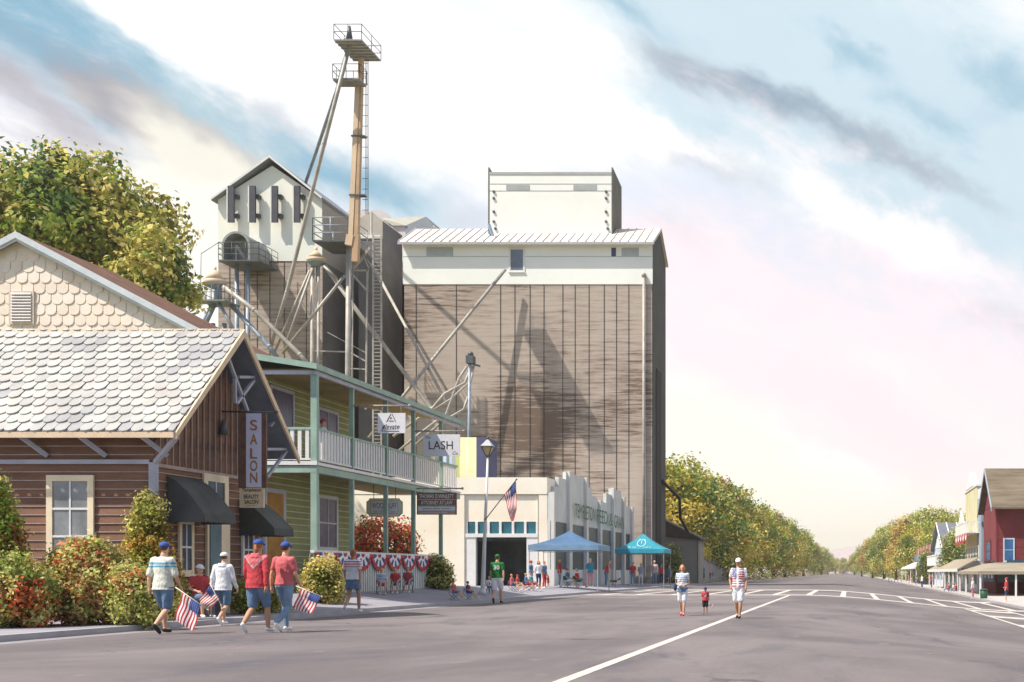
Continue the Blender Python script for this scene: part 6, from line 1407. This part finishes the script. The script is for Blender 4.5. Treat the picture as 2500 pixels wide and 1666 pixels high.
# ---- dog on a lead
def dog(px, py):
    p = foot(px, py); t = thing('dog', 'small brown and white dog on a lead beside the person in dark red', 'dog', p, None, -1.4, local=True); t.scale = (1.25,)*3
    mb = MB()
    limb(mb, [(0,-.20,.30),(0,-.05,.30),(0,.14,.31),(0,.22,.36)], [.065,.07,.085,.06], 10)
    limb(mb, [(0,.22,.36),(0,.29,.43)], [.05,.045], 10); limb(mb, [(0,.31,.45),(0,.38,.43),(0,.43,.42)], [.055,.035,.024], 10)
    for s in (-1, 1):
        limb(mb, [(s*.05,.15,.28),(s*.05,.14,.15),(s*.05,.15,.02),(s*.05,.18,.015)], [.032,.022,.018,.018], 8)
        limb(mb, [(s*.05,-.19,.28),(s*.055,-.14,.18),(s*.055,-.23,.10),(s*.055,-.20,.02),(s*.055,-.17,.015)], [.042,.030,.020,.018,.018], 8)
        mb.tube([(s*.035,.29,.49),(s*.055,.28,.44)], [.018,.008], 6)
    mb.tube([(0,-.24,.34),(0,-.32,.42),(0,-.34,.50)], [.018,.013,.006], 6)
    me = remesh(mb, .010, 1); me.materials.append(M('dog_brown', (.20,.09,.05), .9, .3, 12)); me.materials.append(CL['white'])
    for f in me.polygons: c = f.center; f.material_index = 1 if (c.z < .24 or c.y > .38 or (c.y < -.26) or (.16 < c.y < .24 and c.z < .36)) else 0
    part(me, 'body', None, t)
    mb = MB(); mb.tube([(0,.22,.40),(0,.235,.42)], [.064,.062], 10); part(mb, 'collar', CL['red'], t)
    return p
dp = dog(1500, 1432)
# ================================================================ FLAGS
def flag_cloth(A, B, C, D, wave=.03, nz=(0,-1,0), slim=False):
    """A,B hoist top/bottom (canton at A), C,D fly top/bottom"""
    A, B, C, D = map(V, (A,B,C,D)); nz = V(nz); NU, NV = 30, 26; mb = MB()
    def P(u, v):
        p = A.lerp(B, v).lerp(C.lerp(D, v), u); return p+nz*(wave*math.sin(u*8+v*2.2)*min(1,u*3)+wave*.5*math.sin(v*9+u*3))
    for i in range(NU):
        for j in range(NV):
            u0, u1, v0, v1 = i/NU, (i+1)/NU, j/NV, (j+1)/NV
            st = (j//2) % 2; mi = 2 if (i < 12 and j < 14) else (1 if st else 0)
            mb.add([P(u0,v0),P(u1,v0),P(u1,v1),P(u0,v1)], [(0,1,2,3)], mi, True)
    for i in range(6):
        for j in range(5):
            u = (.035+.062*i)+(.015 if j % 2 else 0); v = .05+.105*j; c = P(u, v)
            eu = (P(u+.01,v)-c).normalized(); ev = (P(u,v+.01)-c).normalized(); s = (C-A).length*.014
            for sg in (-1, 1):
                pts = []
                for k_ in range(10): r_ = s*(1 if k_ % 2 == 0 else .42); t_ = math.pi*k_/5; pts.append(c+eu*r_*math.cos(t_)+ev*r_*math.sin(t_)+nz*sg*.005)
                mb.poly(pts, 1)
    return mb
FM = [red_m, wht_m, blu_m]; pole_w = M('pale_stick', (.62,.60,.50), .6, .1, 3)
def flag(label, Y, stick, quad, wave=.02, r=.010, name='flag', stickmat=None):
    s0, s1 = [W(a, b, Y) for a, b in stick]; t = thing(name, label, 'flag', s0)
    mb = MB(); mb.tube([s0, s1], r, 8); mb.ball(s1, r*2, n=8, k=5); part(mb, 'pole', stickmat or pole_w, t)
    part(flag_cloth(*[W(a, b, Y) for a, b in quad], wave=wave), 'cloth', FM, t); return t
YA = pA.location.y-.15
flag('larger flag hanging from the low slanting stick of the cream-shirted walker', YA, ((428,1434),(508,1489)), ((491,1477),(446,1447),(474,1543),(424,1512)), .025)
flag('smaller flag held between the bench and the white hooded top', pC.location.y-.3, ((512,1424),(540,1478)), ((514,1430),(537,1466),(485,1463),(508,1487)), .02)
flag('flag dipping toward the road from the jeans-wearing walker', pE.location.y-.1, ((722,1431),(786,1457)), ((784,1456),(735,1438),(762,1500),(714,1486)), .02)
flag('tiny hand flag of the small child on the road', pI.location.y-.3, ((1730,1471),(1741,1483)), ((1733,1476),(1737,1484),(1740,1474),(1743,1483)), .004, .004, 'hand_flag')
# ================================================================ STREET LAMP with flag
lp = foot(1178, 1444); 
lamp = thing('street_lamp', 'tall pale street lamp with a four-sided lantern in front of the cream store', 'street lamp', lp)
top = W(1191,1116,lp.y); pm = M('pale_lamp_post', (.70,.68,.66), .5, .1, 1)
mb = MB(); mb.tube([lp+V((0,0,-.05)), lp.lerp(top,.02), lp.lerp(top,.45), top], [.13,.10,.075,.045], 14); mb.rings([(lp.x,lp.y,lp.z,.2,.2),(lp.x,lp.y,lp.z+.25,.12,.12)], 14); part(mb, 'post', pm, lamp)
def lz(py): return W(0,py,lp.y).z
r1 = 17*lp.y/F; cx, cy = top.x, top.y
mb = MB()
def ringq(z, r): return [(cx+r*math.cos(math.pi/4+math.pi/2*k), cy+r*math.sin(math.pi/4+math.pi/2*k), z) for k in range(4)]
q0, q1, q2, q3 = ringq(lz(1114), r1*.30), ringq(lz(1092), r1*1.05), ringq(lz(1090), r1*1.15), ringq(lz(1073), r1*.12)
for k_ in range(4): mb.beam(q0[k_], q1[k_], .035); mb.beam(q1[k_], q1[(k_+1) % 4], .04); mb.beam(q0[k_], q0[(k_+1) % 4], .03)
mb.ball((cx,cy,lz(1070)), .07, n=8, k=5); mb.tube([(cx,cy,lz(1116)),(cx,cy,lz(1113))], [.06,.10], 8); part(mb, 'lantern_frame', steel_d, lamp)
mb = MB()
for k_ in range(4): mb.quad(q2[k_], q2[(k_+1) % 4], q3[(k_+1) % 4], q3[k_])
mb.poly(list(reversed(q2))); part(mb, 'lantern_cap', M('grey_lantern_cap', (.42,.42,.42), .5, .1, 2), lamp)
mb = MB(); s_ = .93
g0, g1 = ringq(lz(1113.5), r1*.27), ringq(lz(1092.5), r1*.98)
for k_ in range(4): mb.quad(g0[k_], g0[(k_+1) % 4], g1[(k_+1) % 4], g1[k_])
part(mb, 'lantern_glass', M('amber_lantern_glass', (.72,.55,.28), .3, .1, 3), lamp)
pf = W(1184,1272,lp.y); 
flag('flag drooping from an angled staff fixed to the street lamp', lp.y-.12, ((1184,1270),(1261,1171)), ((1260,1175),(1231,1208),(1262,1240),(1243,1258)), .035, .022, 'lamp_flag', steel_d)
me = None
# lower tail of the drooping cloth
fl = [o for o in bpy.data.objects if o.name.startswith('lamp_flag')][0]
mb = MB(); Yq = lp.y-.12
for i in range(7):
    a, b = lerp(1243,1262,i/7), lerp(1243,1262,(i+1)/7); ya_, yb_ = lerp(1258,1240,i/7), lerp(1258,1240,(i+1)/7); m_ = lerp(1248,1254,i/7); n_ = lerp(1248,1254,(i+1)/7)
    mb.quad(W(a,ya_,Yq), W(b,yb_,Yq), W(n_,1273,Yq+.05*(i % 2)), W(m_,1273,Yq), i % 2)
part(mb, 'cloth_tail', FM, fl)
# ================================================================ HANGING SIGNS
wb = M('sign_white', (.76,.75,.78), .6, .05, 1.5)
def hang(name, label, Y, rodpx, rodpy, xatt, box, mats, hooks=2):
    zr = 1.25+(1398-rodpy)/F*Y; xe = W(rodpx,0,Y).x; t = thing(name, label, 'sign', (xatt, Y, zr))
    mb = MB(); mb.tube([(xatt,Y,zr),(xe,Y,zr)], .032, 8); mb.ball((xe,Y,zr), .06, n=8, k=5)
    a = W(box[0],box[3],Y); b = W(box[1],box[2],Y)
    for f_ in (.16,.84): x = lerp(a.x,b.x,f_); mb.tube([(x,Y,zr),(x,Y,b.z)], .012, 6)
    part(mb, 'bracket', M('sign_bracket', (.38,.33,.30), .5, .15, 2), t)
    mb = MB(); mb.box(a.x, b.x, Y-.03, Y+.03, a.z, b.z); bd = part(mb, 'board', mats, t); return t, bd, a, b
Ysn = 45.65
t, bd, a, b = hang('hanging_shop_sign', 'square white sign with a triangle and the word elevate', Ysn, 1000, 991, XB, (923,990,1009,1058), wb)
def inside(a, b, u, v, Y): return V((lerp(a.x,b.x,u), Y-.034, lerp(a.z,b.z,v)))
mb = MB()
for (u0,v0,u1,v1) in ((.14,.10,.27,.42),(.32,.55,.48,.95),(.52,.95,.66,.55),(.14,.10,.72,.08),(.72,.12,.78,.08),(.40,.60,.58,.60),(.46,.68,.48,.80),(.48,.80,.51,.72)): mb.beam(inside(a,b,u0,v0,Ysn), inside(a,b,u1,v1,Ysn), .022, .008, up=(0,1,0))
part(mb, 'triangle_mark', ink, bd)
text('elevate', 'lettering', ink, bd, inside(a,b,.48,.33,Ysn), (1,0,0), (0,0,1), width=.64, height=.19, depth=.002, shear=.3)
text('~ ~~~~ ~ ~', 'lettering', ink, bd, inside(a,b,.47,.17,Ysn), (1,0,0), (0,0,1), width=.42, height=.03, depth=.002)
Ysn = 52.1
t, bd, a, b = hang('hanging_shop_sign', 'wide white sign reading The LASH Co', Ysn, 1132, 1053, XB, (1034,1123,1061,1114), wb)
text('The', 'lettering', ink, bd, inside(a,b,.13,.86,Ysn), (1,0,0), (0,0,1), width=.20, height=.12, depth=.002, shear=.3)
text('LASH', 'lettering', ink, bd, inside(a,b,.48,.50,Ysn), (1,0,0), (0,0,1), width=1.02, height=.36, depth=.002)
text('Co.', 'lettering', ink, bd, inside(a,b,.88,.14,Ysn), (1,0,0), (0,0,1), width=.24, height=.14, depth=.002, shear=.3)
t, bd, a, b = hang('hanging_shop_sign', 'brown and white attorney at law sign hanging at the lower level', 52.2, 1129, 1193, XB, (1018,1115,1203,1257), M('sign_brown', (.22,.12,.09), .7, .2, 3))
Ysn = 52.2
for v0, v1, m_ in ((.36,.42,green_t),(.18,.36,wb),(.02,.17,M('sign_pink_tan', (.55,.36,.30), .7, .1, 3)),(.665,.69,M('sign_line', (.70,.60,.55), .6, .1, 3))):
    mb = MB(); p0, p1 = inside(a,b,.03,v0,Ysn), inside(a,b,.97,v1,Ysn); mb.box(p0.x, p1.x, Ysn-.040, Ysn-.031, p0.z, p1.z); part(mb, 'band', m_, bd)
text('THOMAS D.WINLETT', 'lettering', wht_m, bd, inside(a,b,.5,.83,Ysn), (1,0,0), (0,0,1), width=1.46, height=.17, depth=.004, bold=.01)
text('ATTORNEY AT LAW', 'lettering', wht_m, bd, inside(a,b,.5,.54,Ysn), (1,0,0), (0,0,1), width=1.34, height=.16, depth=.004, bold=.01)
text('~~~~~ ~~~~ ~~~~~', 'lettering', M('sign_script', (.30,.12,.08), .6, .1, 3), bd, inside(a,b,.5,.27,Ysn), (1,0,0), (0,0,1), width=1.2, height=.05, depth=.012)
text('~~~~ ~~~~~ ~~~', 'lettering', wb, bd, inside(a,b,.45,.09,Ysn), (1,0,0), (0,0,1), width=1.1, height=.05, depth=.012)
Ysn = 50.0; a = W(895,1262,Ysn); b = W(983,1217,Ysn)
ws = thing('ornate_hanging_sign', 'cream sign with notched green outline reading WOODRUFF under the balcony', 'sign', ((a.x+b.x)/2, Ysn, b.z))
def notched(a, b, m, y0, y1, mi, mb):
    x0, x1, z0, z1 = a.x+m, b.x-m, a.z+m, b.z-m; c = .14
    P = [(x0,z0+c),(x0+c*.6,z0+c*.6),(x0+c,z0),(x1-c,z0),(x1-c*.6,z0+c*.6),(x1,z0+c),(x1,z1-c),(x1-c*.6,z1-c*.6),(x1-c,z1),(x0+c,z1),(x0+c*.6,z1-c*.6),(x0,z1-c)]
    mb.prism([(x,y0,z) for x, z in reversed(P)], (0,y1-y0,0), mi)
sgn_c = M('sign_cream', (.74,.74,.60), .6, .05, 2); sgn_g = M('sign_olive_line', (.38,.42,.20), .6, .1, 3)
mb = MB(); notched(a,b,0,Ysn-.03,Ysn+.03,0,mb); bd = part(mb, 'board', sgn_g, ws)
mb = MB(); notched(a,b,.025,Ysn-.036,Ysn-.031,0,mb); part(mb, 'panel', sgn_c, bd)
mb = MB(); mb.box(a.x+.17, b.x-.17, Ysn-.040, Ysn-.037, a.z+.12, b.z-.10); part(mb, 'inner_frame', sgn_g, bd)
mb = MB(); mb.box(a.x+.19, b.x-.19, Ysn-.044, Ysn-.041, a.z+.14, b.z-.12); part(mb, 'inner_panel', wb, bd)
text('WOODRUFF', 'lettering', M('ink_violet', (.10,.09,.18), .6, .2, 5), bd, ((a.x+b.x)/2, Ysn-.046, lerp(a.z,b.z,.60)), (1,0,0), (0,0,1), width=1.0, height=.22, depth=.002)
text('- -- - --', 'lettering', ink, bd, ((a.x+b.x)/2, Ysn-.046, lerp(a.z,b.z,.36)), (1,0,0), (0,0,1), width=.5, height=.02, depth=.002)
text('-- ---- --', 'lettering', ink, bd, ((a.x+b.x)/2, Ysn-.046, lerp(a.z,b.z,.26)), (1,0,0), (0,0,1), width=.9, height=.02, depth=.002)
mb = MB()
for f_ in (.2,.8): x = lerp(a.x,b.x,f_); mb.tube([(x,Ysn,b.z-.02),(x,Ysn,4.91)], .014, 6)
part(mb, 'hanger', steel_d, ws)
# ================================================================ CANOPIES
def canopy(name, label, x0, x1, y0, y1, zr, zp, mat, matd, legs=True, val=.32):
    gx = (x0+x1)/2; gy = (y0+y1)/2; t = thing(name, label, 'canopy tent', (gx, gy, gz(gx,gy)), 'pop-up canopies')
    mb = MB(); P = (gx,gy,zp); c = [(x0,y0,zr),(x1,y0,zr),(x1,y1,zr),(x0,y1,zr)]; n = 8
    for k_ in range(4):
        a, b = V(c[k_]), V(c[(k_+1) % 4])
        for i in range(n):
            for j in range(5):
                def Q(s, q): p = a.lerp(b, s).lerp(V(P), q); p.z -= .16*math.sin(math.pi*q)*(1-.3*abs(s-.5)); return p
                s0, s1, q0, q1 = i/n, (i+1)/n, j/5, (j+1)/5
                mb.add([Q(s0,q0),Q(s1,q0),Q(s1,q1),Q(s0,q1)], [(0,1,2,3)], 0, True)
    part(mb, 'roof', [mat], t)
    mb = MB()
    for k_ in range(4):
        a, b = V(c[k_]), V(c[(k_+1) % 4]); d_ = V((0,0,-val)); mb.quad(a, b, b+d_, a+d_)
    part(mb, 'valance', matd, t)
    for x, y in ((x0+.06,y0+.06),(x1-.06,y0+.06),(x1-.06,y1-.06),(x0+.06,y1-.06)):
        mb = MB(); mb.beam((x,y,gz(x,y)-.02), (x,y,zr-.05), .045); part(mb, 'leg', steel, t)
    mb = MB(); mb.beam((x0+.06,y0+.06,zr-.38), (x1-.06,y0+.06,zr-.38), .03); mb.beam((x0+.06,y1-.06,zr-.38), (x1-.06,y1-.06,zr-.38), .03); part(mb, 'truss', steel, t)
    return t
Yc = 74.; canopy('blue_canopy', 'blue peaked canopy in front of the pale grey store', W(1289,0,Yc).x, W(1461,0,Yc).x, Yc, Yc+3.6, W(0,1331,Yc).z, W(0,1296,Yc+1.8).z, M('canopy_blue', (.06,.13,.24), .6, .15, 1.5), M('canopy_blue_valance', (.17,.28,.40), .6, .12, 1.5))
Yc = 98.; tt = canopy('teal_canopy', 'teal peaked canopy with a pale round emblem beside the elevator corner', W(1501,0,Yc).x, W(1622,0,Yc).x, Yc, Yc+3.8, W(0,1341,Yc).z, W(0,1303,Yc+1.9).z, M('canopy_teal', (.02,.24,.33), .6, .12, 1.5), M('canopy_teal_valance', (.04,.34,.46), .6, .12, 1.5))
# emblem lies on the sloping front panel
x0, x1 = W(1501,0,Yc).x, W(1622,0,Yc).x; gx = (x0+x1)/2; zr_c = W(0,1341,Yc).z; zp_c = W(0,1303,Yc+1.9).z
def onp(u, q): z = lerp(zr_c, zp_c, q)-.16*math.sin(math.pi*q)*.95; return V((gx+u, Yc+1.9*q-.02, z+.03))
em = M('emblem_pale', (.35,.62,.66), .7, .1, 3); mb = MB(); n = 20
for k_ in range(n):
    if k_ in (4, 5): continue
    t0, t1 = 2*math.pi*k_/n, 2*math.pi*(k_+1)/n; mb.quad(onp(.36*math.cos(t0),.47+.27*math.sin(t0)), onp(.36*math.cos(t1),.47+.27*math.sin(t1)), onp(.29*math.cos(t1),.47+.21*math.sin(t1)), onp(.29*math.cos(t0),.47+.21*math.sin(t0)))
RF = [o for o in bpy.data.objects if o.parent == tt and o.name.startswith('roof')][0]
part(mb, 'emblem', em, RF); mb = MB(); mb.quad(onp(-.03,.44), onp(.03,.44), onp(.03,.72), onp(-.03,.72)); part(mb, 'emblem_bar', em, RF)
for u in (-1.0,-.85,-.62,-.45,.25,.42,.55,.75): mb = MB(); mb.quad(onp(u,.12), onp(u+.09,.12), onp(u+.09,.20), onp(u,.20)); part(mb, 'emblem_mark', em, RF)
